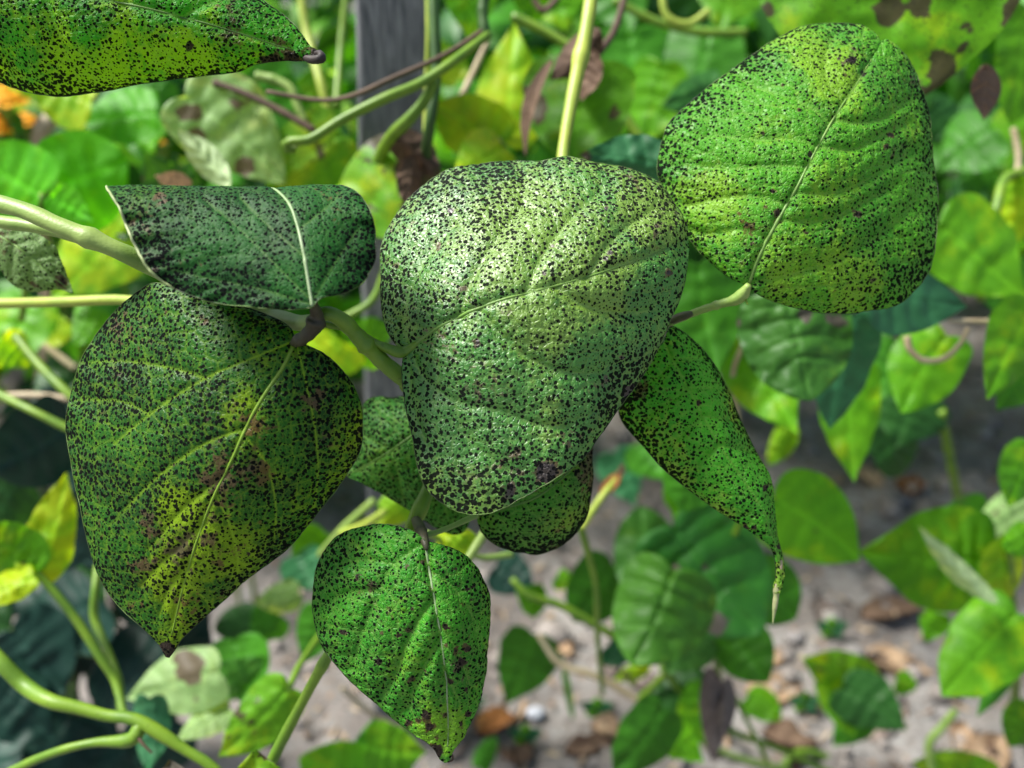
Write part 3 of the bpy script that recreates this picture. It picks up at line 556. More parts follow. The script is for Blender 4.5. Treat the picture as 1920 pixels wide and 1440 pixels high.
leaf(v3, [(893, 966, .2), (950, 952, -.3), (1010, 930, -.5), (1070, 880, -.2), (1118, 795, .8)], [(893, 966, .2), (905, 900, .7), (980, 840, 1.1), (1050, 800, 1.1), (1118, 795, .8)], [(893, 966, .2), (905, 1000, .5), (940, 1025, .8), (1000, 1039, 1.1), (1050, 1025, 1.2), (1085, 995, 1.2), (1105, 950, 1.2), (1112, 900, 1.1), (1110, 850, 1.), (1118, 795, .8)],
     .338, m_j, res=(130, 70), vein_w=7, lat=((.08, .25), (.3, .2), (.55, .15)), midrib=MS['ribdim'], margin=MS['edge'], mid_r=(4, 1), stains=[(1090, 870, 60, .8), (1000, 1020, 60, .5)], label='rounded spotted leaf showing below the domed leaf')
stem(v3, [(480, 1500, .39), (510, 1428, .385), (560, 1330, .37), (615, 1230, .36), (690, 1110, .35), (755, 1020, .345), (785, 960, .345), (808, 905, .35), (850, 800, .36)], [11, 11, 10, 9, 10, 11, 13, 12, 10], MS['green'], n=80, sides=12)
stem(v3, [(780, 975, .343), (788, 992, .330), (795, 1010, .308), (800, 1030, .304)], [9, 11, 9, 4], MS['node'], name='pulvinus', n=24)
stem(v3, [(792, 1006, .325), (830, 994, .332), (865, 979, .336), (895, 965, .339)], [6, 5, 5, 7], MS['pale'], name='petiolule', n=30)

# ------------------------------------------------------------------ foreground: top left leaf
v4 = vine('bean leaf with black curled tip reaching in from the top corner above the folded leaf', P(-150, -60, .31))
m_t = spotted('spotted_leaf_top', 18.5, spec=.2, green=(.04, .30, .010), green2=(.025, .19, .010), yel=(.27, .50, .006), ycov=.44, dens=.44, brown=.25, rough=.45, trans=.50, size=.9, edgeS=.2)
leaf(v4, [(-160, -50, 0), (0, -35, -.2), (150, -12, -.2), (300, 20, 0), (430, 55, .4), (520, 84, .8), (602, 107, 1.2)],
     [(-160, -50, 0), (-130, 60, 1.), (-60, 130, 1.6), (0, 154, 1.8), (55, 174, 1.8), (110, 180, 1.8), (170, 174, 1.8), (270, 157, 1.7), (370, 144, 1.6), (450, 134, 1.5), (475, 122, 1.4), (530, 115, 1.4), (570, 113, 1.3), (602, 107, 1.2)],
     [(-160, -50, 0), (-100, -160, 1.), (0, -210, 1.4), (150, -175, 1.5), (300, -110, 1.5), (420, -40, 1.5), (485, -5, 1.5), (535, 32, 1.4), (567, 65, 1.3), (582, 90, 1.3), (602, 107, 1.2)],
     .315, m_t, res=(220, 90), vein_w=8, vein_h=.0012, midrib=MS['ribdim'], margin=MS['edge'], mid_r=(4, 1), lat=((.1, .25), (.3, .2), (.5, .18), (.65, .15)),
     stains=[(352, 88, 14, 1.5), (500, 118, 26, 1.5), (545, 108, 24, 1.5), (590, 106, 18, 1.5), (480, 60, 90, .5)], yellows=[(180, 150, 90, .9), (360, 100, 90, 1.1), (450, 110, 60, .9), (60, 160, 60, .8)], label='wide spotted leaf with black shrivelled tip')
link('tip_curl', tube_mesh(P(*np.array([(570, 108, .327), (588, 112, .324), (602, 109, .322), (600, 100, .324), (588, 101, .327)]).T) - origin(v4), [.0012, .0017, .0017, .0013, .0008], 8, 24, .4), MS['black'], v4)

# ------------------------------------------------------------------ middle distance and background vines
def plant(label, at, leaves, stems=(), cat='vine', name='bean_vine', **kw):
    v = vine(label, at, name=name, cat=cat)
    for L in leaves:
        k = dict(L[5]) if len(L) > 5 else {}
        if 'dt' not in k: k['dt'] = random.uniform(-2.5, 2.5)
        if 'roll' not in k: k['roll'] = random.uniform(-1.2, 1.2)
        if 'bend' not in k: k['bend'] = random.uniform(-.05, .05)
        k.setdefault('asym', random.uniform(.82, 1.12)); k.setdefault('jag', random.uniform(.4, 1.6))
        if 'shape' not in k:
            w_ = random.choice([0, 0, .35, .7]); j_ = random.uniform(-.03, .03)
            k['shape'] = [((a[0]*(1-w_)+b[0]*w_), (a[1]*(1-w_)+b[1]*w_)*(1+random.uniform(-.05, .05))) for a, b in zip(CORD, ROUND)]
        gleaf(v, L[0], L[1], L[2], L[3], BG[L[4]], **k)
    for S in stems:
        n = S[3] if len(S) > 3 else 'stem'
        pts = [(p[0], p[1], p[2] if len(p) > 2 else S[0][0][2]) for p in S[0]]
        stem(v, pts, S[1], MS[S[2]], name=n, n=36)
    return v

plant('blotched bean leaf with brown patches hanging behind the notched bright leaf', P(1640, -120, .45),
      [((1610, -300), (1690, 200), 590, .45, 'blotchlit', dict(dt=2, roll=.5, curl=1.5, shape=ROUND, res=(70, 30), stains=[(1670, 20, 26, 1.3), (1725, 15, 24, 1.3), (1765, 130, 32, 1.3), (1810, 52, 12, 1.2), (1806, 88, 12, 1.2), (1900, 30, 30, 1.3), (1780, 180, 40, 1.3), (1440, 20, 15, 1.2), (1720, 185, 30, 1.2)], jag=1.)),
       ((1850, 120), (1845, 225), 60, .47, 'dry', dict(shape=NARW, dt=1)),
       ((1930, 20), (1895, 235), 130, .62, 'bright')],
      [([(1640, -260, .46), (1600, -205, .45)], 8, 'green')])
plant('yellow green bean leaves growing right of the grey stake', P(945, 275, .62),
      [((945, 265), (965, 42), 130, .60, 'lime', dict(dt=2)), ((940, 270), (815, 195), 130, .60, 'lime', dict(dt=-1)), ((940, 275), (850, 345), 110, .58, 'lime', dict(dt=-3)),
       ((870, -60), (880, 75), 120, .64, 'bright', dict(dt=1)), ((860, 150), (810, 60), 70, .78, 'lime')],
      [([(945, 270, .61), (930, 330, .62), (900, 420, .64)], 9, 'green', 'petiole'), ([(860, 190, .60), (880, 215, .60), (940, 268, .60)], [8, 5], 'straw', 'petiole'), ([(860, 190, .60), (885, 140, .62), (915, 75, .63)], [7, 5], 'straw', 'petiole')])
plant('bean leaf with brown shrivelled rim behind the vertical yellow stem', P(1090, 330, .55),
      [((1100, 120), (1075, 315), 200, .54, 'bright', dict(dt=-1, stains=[(1000, 200, 30, 1.2), (1150, 210, 14, 1.1), (1165, 240, 10, 1.)], jag=3.5)),
       ((1125, 55), (1030, 150), 70, .52, 'dry', dict(shape=NARW, dt=1, curl=1.5)), ((1110, 90), (1090, 190), 60, .515, 'dry', dict(shape=NARW)), ((1035, 110), (985, 295), 26, .51, 'dry', dict(shape=NARW, bend=.1)),
       ((1240, 310), (1085, 290), 95, .44, 'teal', dict(dt=1, curl=1., stains=[(1100, 290, 18, .8)]))],
      [([(1100, 125, .54), (1150, 60, .56), (1180, -40, .58)], 7, 'brown', 'petiole'), ([(1250, 315, .44), (1300, 340, .45)], 6, 'green', 'petiole')])
plant('dark green bean leaves filling the gap left of the notched bright leaf', P(1230, 330, .8),
      [((1180, 60), (1190, 250), 170, .80, 'mid'), ((1230, -40), (1300, 120), 190, .85, 'deep'), ((1330, 60), (1290, 230), 160, .80, 'mid'), ((1140, -60), (1180, 70), 130, .86, 'mid'), ((1240, 120), (1210, 270), 110, .74, 'bright', dict(roll=2)),
       ((1380, -70), (1350, 60), 150, .82, 'bright'), ((1040, -50), (1060, 60), 120, .78, 'bright'), ((990, -40), (1010, 40), 90, .74, 'bright'), ((1350, 160), (1240, 200), 90, .7, 'deep')],
      [([(1150, 0, .7), (1230, 40, .7), (1310, 60, .7), (1400, 60, .7)], 8, 'green'), ([(1240, -30, .66), (1250, 30, .66), (1290, 45, .66), (1330, 20, .66)], 7, 'yellow', 'tendril'), ([(960, 30, .6), (1040, 70, .6), (1120, 130, .6), (1180, 230, .6), (1220, 290, .6)], 9, 'green'), ([(1000, 0, .62), (1020, 20, .62), (1060, -20, .62)], 6, 'brown', 'tendril')])
plant('tangled bean stems twining round the grey stake', P(805, 300, .52),
      [((790, 300), (625, 420), 200, .52, 'blotch', dict(dt=2, stains=[(740, 260, 30, 1.2), (790, 330, 50, 1.3), (690, 250, 20, 1.)], jag=2.5)), ((730, 245), (830, 335), 70, .50, 'dry', dict(shape=NARW, dt=2, curl=2)), ((770, 290), (760, 390), 50, .51, 'dry', dict(shape=NARW))],
      [([(812, -60, .50), (815, 60, .50), (818, 140, .50), (806, 235, .50), (800, 300, .52), (820, 420, .56)], [10, 10, 10, 11], 'dark'), ([(800, -60, .505), (803, 60, .505), (800, 150, .51), (797, 250, .51)], [5, 5], 'yellow', 'tendril'),
       ([(552, 282, .475), (538, 281, .472), (533, 272, .47), (545, 265, .47), (580, 262, .47), (640, 225, .47), (720, 185, .47), (790, 155, .475), (850, 115, .48), (915, 65, .50)], [7, 9, 10, 9], 'green'),
       ([(500, 172, .48), (600, 188, .48), (660, 180, .475), (740, 145, .475), (830, 105, .48), (910, 55, .50)], [4, 5, 5], 'brown', 'tendril'), ([(690, 350, .56), (715, 290, .53), (738, 250, .50), (765, 225, .49), (795, 190, .485), (815, 150, .48)], [12, 12, 10], 'green'),
       ([(400, 155, .55), (450, 172, .55), (520, 205, .55), (590, 245, .55)], [6, 7, 7], 'brown', 'tendril'), ([(480, 143, .56), (515, 150, .56), (545, 168, .56), (558, 200, .56), (572, 228, .56)], [9, 9, 7], 'pale'),
       ([(560, -60, .7), (575, 60, .7), (600, 150, .68), (620, 230, .68)], [9, 8], 'yellow'), ([(655, -60, .68), (640, 80, .68), (630, 200, .66)], [7, 7], 'green'), ([(910, 70, .5), (905, 20, .5), (915, -40, .5)], 11, 'dark')])
plant('blotched yellowing bean leaves behind the folded leaf', P(420, 350, .62),
      [((345, 180), (535, 345), 190, .54, 'pale', dict(dt=2, roll=-1, res=(40, 16), stains=[(355, 215, 22, 1.2), (370, 255, 20, 1.2), (455, 310, 18, 1.2), (440, 195, 10, 1.)])), ((640, 250), (500, 350), 150, .56, 'blotch', dict(dt=1)),
       ((430, 350), (333, 242), 52, .50, 'white', dict(shape=NARW, dt=1, curl=1.5)), ((350, 400), (270, 285), 120, .58, 'rough', dict(stains=[(245, 310, 14, 1.3), (250, 335, 16, 1.3)])), ((360, 345), (290, 330), 36, .52, 'drytan', dict(shape=NARW)),
       ((470, 120), (560, 250), 120, .7, 'mid'), ((560, 150), (620, 260), 110, .72, 'bright'), ((640, 300), (560, 350), 80, .6, 'bright')],
      [([(530, 272, .5), (545, 262, .5), (556, 268, .5), (552, 278, .5)], 5, 'pale', 'tendril')])
plant('smooth bright green bean leaves by the orange flowers', P(75, 365, .6),
      [((78, 365), (-50, 290), 150, .56, 'fresh', dict(dt=1, shape=ROUND, jag=.3)), ((92, 352), (240, 300), 190, .57, 'fresh', dict(dt=2, roll=.6, shape=ROUND, jag=.3)), ((95, 368), (175, 415), 70, .55, 'fresh', dict(dt=-2, roll=2)), ((290, 270), (140, 200), 110, .72, 'bright'), ((250, 170), (280, 310), 110, .74, 'mid'),
       ((240, 395), (95, 560), 170, .60, 'lime', dict(dt=1)), ((200, 380), (240, 450), 80, .62, 'deep'), ((170, 190), (45, 150), 130, .66, 'lime', dict(jag=.3)), ((290, 210), (150, 230), 110, .68, 'fresh', dict(jag=.3)), ((300, 150), (250, 250), 100, .8, 'mid')],
      [([(76, 367, .56), (110, 345, .57)], 5, 'yellow', 'petiole'), ([(80, 368, .56), (60, 460, .58), (40, 600, .62)], [6, 6], 'green', 'petiole')])
plant('blurred green bean leaves below the horizontal yellow stem', P(40, 680, .7),
      [((60, 560), (10, 700), 130, .66, 'bright'), ((0, 640), (55, 690), 80, .62, 'lime'), ((180, 580), (140, 650), 80, .62, 'bright'), ((110, 590), (60, 640), 90, .7, 'lime'), ((-20, 560), (60, 620), 110, .72, 'mid'), ((120, 640), (110, 720), 60, .74, 'mid')],
      [([(30, 630, .58), (70, 680, .57), (130, 740, .56), (200, 800, .56)], 8, 'green'), ([(-40, 715, .56), (0, 740, .56), (60, 770, .55), (130, 805, .55), (220, 850, .55)], 8, 'green'), ([(-40, 740, .6), (0, 742, .6), (70, 742, .6), (140, 750, .6)], 7, 'straw', 'dry_stem'), ([(70, 640, .7), (100, 660, .7), (140, 690, .7)], 6, 'straw', 'dry_stem')])
plant('yellowing bean leaf with brown streak at the edge of the dark foliage', P(70, 1075, .55),
      [((70, 1075), (125, 885), 110, .52, 'lime', dict(dt=1, roll=.6, stains=[(50, 1035, 26, 1.2), (60, 1000, 12, 1.)])), ((66, 1075), (-50, 985), 130, .52, 'bright', dict(dt=-1)), ((60, 1080), (-60, 1125), 60, .51, 'lime', dict(dt=-1))],
      [([(68, 1072, .52), (110, 1120, .52), (150, 1172, .52), (190, 1235, .52), (215, 1275, .52), (232, 1340, .51)], [7, 8, 8, 7], 'green'), ([(183, 1060, .56), (178, 1110, .55), (178, 1160, .55), (200, 1215, .54), (222, 1275, .53), (228, 1330, .52), (250, 1350, .45)], [6, 8, 8, 8], 'green', 'side_stem')])
plant('stout green bean stem with forked joint winding below the brown centred leaf', P(250, 1350, .42),
      [((500, 1640), (478, 1404), 290, .36, 'blotch', dict(dt=1.5, curl=1.5, res=(60, 26), stains=[(490, 1412, 12, 1.2), (525, 1415, 12, 1.2), (560, 1425, 20, 1.2)])), ((350, 1560), (318, 1424), 190, .38, 'rough', dict(dt=1.5, stains=[(330, 1428, 40, 1.1)]))],
      [([(-60, 1180, .44), (0, 1240, .43), (45, 1285, .43), (95, 1315, .42), (150, 1328, .42), (200, 1342, .42), (250, 1348, .42), (300, 1375, .42), (350, 1408, .42), (390, 1432, .42), (450, 1490, .42)], [15, 14, 15, 13, 12, 11, 12, 13, 10, 10, 9], 'green'),
       ([(262, 1352, .42), (256, 1378, .418), (240, 1388, .418), (180, 1392, .42), (120, 1405, .42), (50, 1432, .425), (-20, 1470, .43)], [10, 15, 13, 8, 8, 9, 9], 'green', 'side_stem'), ([(255, 1375, .417), (268, 1395, .415), (285, 1412, .415)], [4, 3, 2], 'brown', 'dry_stipule')])
plant('pale ragged bean leaves lying low below the brown pointed leaf tip', P(330, 1330, .62),
      [((410, 1260), (235, 1310), 130, .60, 'pale', dict(dt=1, stains=[(345, 1255, 30, 1.2), (240, 1275, 16, 1.)])), ((430, 1330), (330, 1390), 60, .60, 'pale'), ((280, 1310), (275, 1450), 80, .56, 'teal', dict(dt=-1)), ((540, 1290), (410, 1420), 110, .52, 'blotch', dict(dt=-1)), ((440, 1200), (470, 1330), 120, .66, 'mid', dict(roll=1.8)),
       ((400, 1290), (500, 1230), 80, .64, 'rough'), ((560, 1110), (480, 1130), 60, .74, 'pale'), ((600, 1140), (570, 1245), 80, .72, 'mid'), ((520, 1150), (470, 1200), 80, .78, 'mid'), ((560, 1040), (600, 1110), 90, .8, 'teal'), ((480, 1160), (400, 1180), 80, .8, 'deep'), ((610, 1000), (560, 1080), 90, .8, 'bright')],
      [([(700, 940, .6), (650, 985, .62), (600, 1040, .65)], 8, 'pale'), ([(720, 960, .58), (680, 985, .6), (640, 1000, .62)], 7, 'yellow'), ([(540, 1295, .52), (560, 1250, .54), (600, 1190, .58)], 6, 'green', 'petiole'), ([(640, 1290, .8), (700, 1340, .82), (760, 1370, .84)], 5, 'straw', 'dry_stem')])
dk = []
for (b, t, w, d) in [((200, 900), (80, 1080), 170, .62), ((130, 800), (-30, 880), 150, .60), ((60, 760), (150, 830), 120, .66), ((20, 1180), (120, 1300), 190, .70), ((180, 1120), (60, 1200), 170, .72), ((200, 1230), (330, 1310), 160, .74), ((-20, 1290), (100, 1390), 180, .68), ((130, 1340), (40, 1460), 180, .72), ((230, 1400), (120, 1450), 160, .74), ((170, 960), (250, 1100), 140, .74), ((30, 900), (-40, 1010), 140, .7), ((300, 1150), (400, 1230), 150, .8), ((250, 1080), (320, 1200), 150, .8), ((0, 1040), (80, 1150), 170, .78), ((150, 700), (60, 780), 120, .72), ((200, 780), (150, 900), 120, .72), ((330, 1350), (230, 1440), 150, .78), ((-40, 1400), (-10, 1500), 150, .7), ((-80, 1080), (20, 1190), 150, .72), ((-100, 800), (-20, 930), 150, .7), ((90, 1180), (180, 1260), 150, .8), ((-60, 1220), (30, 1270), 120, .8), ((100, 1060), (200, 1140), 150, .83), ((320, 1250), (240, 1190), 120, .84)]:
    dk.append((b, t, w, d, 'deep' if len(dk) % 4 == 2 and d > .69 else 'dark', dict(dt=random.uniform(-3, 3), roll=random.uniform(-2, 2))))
dkp = plant('shrubby plant with bluish green leaves coloured dark for deep shade at the soil', G(140, 1440), dk, cat='shrub', name='dark_shrub')
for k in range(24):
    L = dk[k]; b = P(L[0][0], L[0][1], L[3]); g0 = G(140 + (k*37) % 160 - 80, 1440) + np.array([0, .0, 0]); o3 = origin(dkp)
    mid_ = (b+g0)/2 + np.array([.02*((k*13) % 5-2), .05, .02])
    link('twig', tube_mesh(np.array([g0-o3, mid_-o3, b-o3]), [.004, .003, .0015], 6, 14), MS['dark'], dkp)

plant('dull green bean leaf above a blue green one under the notched bright leaf', P(1480, 560, .55),
      [((1475, 555), (1520, 752), 215, .50, 'rough', dict(dt=-1, curl=1.6, shape=ROUND, jag=.4, res=(70, 30), stains=[(1510, 592, 14, 1.1), (1565, 600, 16, 1.1), (1385, 605, 10, 1.)])), ((1600, 590), (1555, 805), 130, .54, 'teal', dict(dt=1)), ((1640, 560), (1815, 574), 130, .50, 'teal', dict(dt=2, roll=-1)), ((1310, 495), (1345, 705), 170, .56, 'mid', dict(dt=-1)),
       ((1395, 635), (1495, 815), 130, .58, 'bright'), ((1600, 690), (1602, 905), 120, .62, 'bright'), ((1775, 630), (1690, 775), 140, .60, 'bright', dict(dt=-2)), ((1480, 800), (1440, 872), 50, .8, 'lime'), ((1680, 640), (1640, 760), 120, .7, 'mid'), ((1720, 740), (1680, 840), 150, .75, 'deep'), ((1640, 860), (1720, 800), 110, .8, 'deep')],
      [([(1780, 600, .52), (1830, 602, .52), (1890, 603, .52), (1960, 600, .53)], [4, 5, 6], 'straw', 'tendril'), ([(1700, 630, .54), (1706, 655, .54), (1730, 675, .54), (1770, 672, .54), (1800, 645, .54), (1815, 615, .54)], [7, 6, 5, 4], 'straw', 'tendril'), ([(1765, 770, .75), (1780, 850, .78), (1790, 900, .8), (1803, 965, .85)], 8, 'green'), ([(1395, 640, .56), (1375, 700, .58), (1385, 800, .6)], 5, 'straw', 'petiole'), ([(1475, 560, .5), (1440, 520, .52), (1400, 470, .55)], 6, 'green', 'petiole')])
plant('broad light green bean leaves past the right side of the notched leaf', P(1880, 450, .6),
      [((1760, 420), (1925, 560), 190, .60, 'bright', dict(dt=-1)), ((1935, 575), (1850, 750), 130, .52, 'bright', dict(dt=-2, yellows=[(1860, 740, 30, 1.)])), ((1940, 680), (1870, 770), 110, .56, 'mid'), ((1930, 340), (1890, 470), 90, .62, 'lime'), ((1940, 840), (1890, 950), 90, .6, 'bright'), ((1860, 240), (1760, 320), 130, .75, 'mid', dict(roll=2)), ((1800, 330), (1900, 300), 110, .8, 'mid'), ((1950, 230), (1860, 330), 130, .78, 'bright'), ((1740, 200), (1790, 260), 90, .8, 'deep'), ((1780, 380), (1860, 400), 110, .85, 'deep'), ((1900, 500), (1960, 620), 160, .7, 'mid')],
      [([(1840, 560, .68), (1845, 490, .64), (1856, 430, .61), (1868, 390, .61), (1885, 335, .62), (1930, 320, .63)], 9, 'green'), ([(1900, 240, .66), (1910, 300, .66), (1900, 360, .66)], 6, 'straw', 'dry_stem')])
plant('low bean plant with overlapping rounded leaves above the pale soil', G(1290, 1330),
      [((1215, 1090), (1200, 948), 120, .70, 'rough', dict(dt=3, shape=ROUND, curl=1.5, jag=.4)), ((1262, 985), (1425, 1190), 235, .66, 'lowleaf', dict(dt=-1, curl=2., shape=ROUND, jag=.4, vein_h=.0025, res=(70, 30), stains=[(1325, 1065, 10, 1.1), (1270, 1070, 14, 1.), (1340, 1170, 25, 1.)])), ((1262, 1068), (1185, 1248), 200, .63, 'lowleaf2', dict(dt=-2, curl=2., shape=ROUND, jag=.4, vein_h=.0025, res=(70, 30), yellows=[(1160, 1200, 30, 1.)])),
       ((1150, 1060), (1075, 1165), 120, .76, 'mid', dict(shape=ROUND, jag=.5)), ((1370, 1180), (1440, 1280), 120, .74, 'mid'), ((1400, 1080), (1492, 1160), 130, .72, 'mid', dict(shape=ROUND, jag=.5)), ((1260, 960), (1330, 930), 110, .74, 'bright'), ((1300, 1180), (1250, 1265), 130, .70, 'rough'), ((1450, 935), (1612, 1052), 175, .62, 'bright', dict(dt=1)), ((1300, 870), (1280, 960), 110, .6, 'mid')],
      [([(1270, 1090, .65), (1330, 1180, .72), (1345, 1250, .80), (1350, 1320, .9), (1345, 1400, 1.02)], [6, 7, 7], 'green'), ([(1450, 935, .62), (1400, 960, .66), (1340, 1100, .7), (1340, 1200, .76)], 6, 'green', 'petiole'), ([(1085, 975, .56), (1105, 1045, .58), (1118, 1100, .6), (1120, 1180, .66), (1130, 1300, .8)], [8, 6, 5], 'green', 'side_stem'), ([(1090, 990, .56), (1130, 930, .56), (1160, 895, .57)], [8, 6], 'yellow', 'side_stem'), ([(960, 1085, .68), (990, 1115, .68), (1050, 1135, .69), (1130, 1180, .7), (1200, 1220, .72)], [6, 8, 7], 'green', 'side_stem')])
plant('trailing bean stem with yellow green bud crossing the pale soil', G(1200, 1400),
      [((1220, 1250), (1150, 1275), 32, .82, 'lime', dict(shape=NARW, name='bud')), ((1245, 1330), (1150, 1450), 110, .70, 'mid'), ((1230, 1360), (1320, 1430), 80, .72, 'bright'), ((1320, 1280), (1190, 1330), 110, .76, 'deep'), ((1330, 1290), (1290, 1400), 100, .74, 'bright'), ((1000, 1190), (950, 1320), 120, .84, 'mid'), ((990, 1100), (1000, 1160), 60, .8, 'bright'), ((1045, 1080), (1075, 1100), 40, .82, 'bright'), ((1140, 1210), (1180, 1240), 70, .8, 'teal'),
       ((1330, 1250), (1335, 1430), 60, .66, 'dryash', dict(shape=NARW, curl=1.2)), ((1365, 1270), (1355, 1390), 40, .67, 'dryash', dict(shape=NARW, curl=1.2)), ((1163, 888), (1122, 930), 26, .565, 'dryred', dict(shape=NARW, dt=0)), ((1160, 896), (1168, 870), 14, .568, 'drytan', dict(shape=NARW, dt=0))],
      [([(1010, 1190, .8), (1050, 1245, .8), (1110, 1265, .8), (1150, 1285, .8), (1200, 1315, .8)], [5, 8, 7], 'straw'), ([(1200, 1310, .78), (1250, 1260, .76), (1300, 1180, .72)], 7, 'green'), ([(1240, 1250, .74), (1290, 1310, .76), (1370, 1370, .78), (1450, 1400, .8), (1560, 1450, .82)], [7, 6], 'green'), ([(1370, 1290, .76), (1400, 1350, .76), (1440, 1430, .76)], [5, 5], 'green'), ([(1280, 1370, .84), (1380, 1420, .86), (1480, 1445, .88)], 7, 'pale'), ([(1450, 1460, .9), (1500, 1410, .92), (1600, 1440, .94)], 7, 'green'), ([(1170, 1262, .81), (1190, 1285, .81)], [10, 5], 'yellow', 'bud_stalk')])
plant('ribbed bean leaves beside a pale rolled leaf on a low plant near the brown litter', G(1900, 1380),
      [((1850, 1050), (1608, 1035), 200, .66, 'bright', dict(dt=0, asym=1.05, res=(40, 16), yellows=[(1750, 1050, 40, 1.)], lat=((.05, .3), (.18, .25), (.32, .25), (.46, .22), (.6, .2)), vein_h=.003)), ((1870, 1130), (1722, 985), 44, .60, 'white', dict(shape=NARW, curl=1.2)), ((1905, 1150), (1765, 1305), 170, .62, 'bright', dict(dt=-1, roll=1.2)), ((1930, 950), (1830, 1010), 110, .72, 'pale'), ((1850, 960), (1750, 990), 90, .74, 'mid'), ((1760, 1150), (1735, 1205), 60, .78, 'bright'), ((1910, 1240), (1830, 1345), 40, .66, 'mid', dict(shape=NARW)), ((1890, 1000), (1880, 1140), 80, .64, 'lime', dict(shape=NARW)), ((1930, 1000), (1880, 1030), 70, .62, 'bright'), ((1820, 1160), (1900, 1230), 120, .76, 'mid'), ((1940, 1330), (1890, 1400), 90, .7, 'bright')],
      [([(1890, 1010, .64), (1893, 1080, .66), (1900, 1150, .7), (1905, 1260, .8), (1900, 1380, .98)], [8, 9, 9], 'green'), ([(1895, 1200, .66), (1915, 1240, .66), (1960, 1260, .66)], 7, 'pale', 'side_stem'), ([(1850, 1050, .66), (1875, 1085, .66), (1895, 1120, .68)], 5, 'green', 'petiole')])
plant('browning bean leaves close to the ground below the brown litter', G(1640, 1400),
      [((1640, 1290), (1505, 1235), 90, .84, 'blotch'), ((1580, 1290), (1700, 1370), 110, .82, 'deep', dict(dt=-2)), ((1560, 1270), (1600, 1380), 80, .84, 'bright'), ((1860, 1460), (1710, 1430), 80, .8, 'blotch'), ((1400, 1310), (1465, 1350), 70, .86, 'bright'), ((1620, 1330), (1560, 1400), 80, .86, 'mid'), ((1680, 1280), (1720, 1290), 50, .9, 'bright')],
      [([(1750, 1460, .78), (1742, 1395, .78), (1765, 1365, .78), (1790, 1335, .8)], [7, 8, 7], 'pale'), ([(1500, 1230, .86), (1600, 1310, .86), (1700, 1360, .88)], 5, 'straw', 'dry_stem')])
plant('glossy fresh green bean leaves at the foot of the grey stake', G(700, 1440),
      [((700, 1480), (560, 1420), 150, .70, 'bright', dict(dt=0)), ((720, 1460), (700, 1345), 130, .70, 'mid', dict(dt=1)), ((690, 1400), (800, 1410), 110, .68, 'bright', dict(dt=-1)), ((900, 1440), (930, 1380), 40, .9, 'mid')],
      [([(700, 1470, .7), (705, 1520, .8), (710, 1600, .9)], 7, 'green')])
plant('bean leaves and pale stems between the heart shaped leaf and the stake foot', P(900, 1010, .5),
      [((870, 990), (820, 1050), 80, .46, 'lime', dict(dt=1)), ((760, 940), (700, 985), 70, .6, 'lime'), ((640, 640), (600, 700), 120, .62, 'lime'), ((720, 650), (640, 620), 110, .66, 'bright'), ((930, 1060), (1000, 1100), 90, .9, 'dark'), ((1200, 830), (1260, 900), 90, .9, 'mid'), ((1150, 850), (1190, 950), 80, .95, 'teal')],
      [([(840, 1110, .44), (880, 1045, .44), (915, 990, .45), (960, 930, .46)], [9, 9, 8], 'pale'), ([(800, 1000, .46), (900, 1045, .50), (960, 1040, .52)], 6, 'pale', 'tendril'), ([(640, 600, .55), (700, 560, .55), (730, 470, .55)], 7, 'green')])

# a single grass blade, marigolds, a pale stick
gb = thing('grass_blade', 'single narrow grass blade standing on the pale soil', 'grass', tuple(G(1075, 1350)))
gleaf(gb, (1075, 1350), (1052, 1225), 14, depth_of(G(1075, 1350))-.01, BG['mid'], dt=-6, shape=NARW, name='blade')
s = Nd('marigold_petal'); mari = s.out(s.mix(s.noise(s.coord(0.), 90, 3.).outputs[0], (.80, .30, .004), (.92, .52, .008)), .6, .3, None, .25)
def marigold(px, py, d, r, label):
    c = P(px, py, d); t = thing('marigold', label, 'flower', (c[0], c[1], 0.0), 'marigolds behind the bean leaves'); o3 = origin(t)
    link('flower_stalk', tube_mesh(np.array([[0, 0, -.02], [.01, .01, c[2]*.5], c-o3]), [.003, .0025, .002], 6, 14), MS['green'], t)
    link('flower_base', tube_mesh(np.array([c-o3-[0, 0, .018], c-o3-[0, 0, .006], c-o3]), [.003, .008, .010], 8, 8), MS['green'], t)
    pv, pf = [], []
    for ring, (rr, lift, n) in enumerate([(1, .0, 13), (.75, .25, 11), (.5, .42, 8), (.25, .5, 5)]):
        for k in range(n):
            a = 2*math.pi*(k+ring*.4)/n + random.uniform(-.1, .1); q = []
            for (x, w) in [(.1, .06), (.55, .2), (.9, .24), (1.02, .1)]:
                z = lift + .18*math.sin(x*3) - .1*x*x
                for sgn in (-1, 1):
                    X_ = x*rr; Y_ = sgn*w*(.6+.4*rr)
                    q.append((r*(X_*math.cos(a)-Y_*math.sin(a)), r*(X_*math.sin(a)+Y_*math.cos(a)), r*(z+random.uniform(-.02, .02))))
            b = len(pv); pv += q; pf += [(b+2*i, b+2*i+1, b+2*i+3, b+2*i+2) for i in range(3)]
    link('petals', make_mesh('petals', np.array(pv)+(c-o3), np.array(pf)), mari, t)
    gleaf(t, (px+10, py+30), (px+40, py+60), 40, d+.01, BG['mid'], name='leaf')
for (px, py, d, r, lb) in [(6, 190, .80, .022, 'orange marigold touching the edge under the black tipped leaf'), (-2, 238, .82, .022, 'orange marigold lowest of the cluster beside the bright green leaves'), (48, 228, .84, .014, 'small orange marigold between lime leaves'), (138, 236, .84, .009, 'tiny orange marigold beside the pale stick'), (260, 271, .80, .013, 'small orange marigold above the rounded leaf with a dark rim'), (300, 268, .80, .007, 'orange marigold bud beside the pale rolled leaf')]:
    marigold(px, py, d, r, lb)
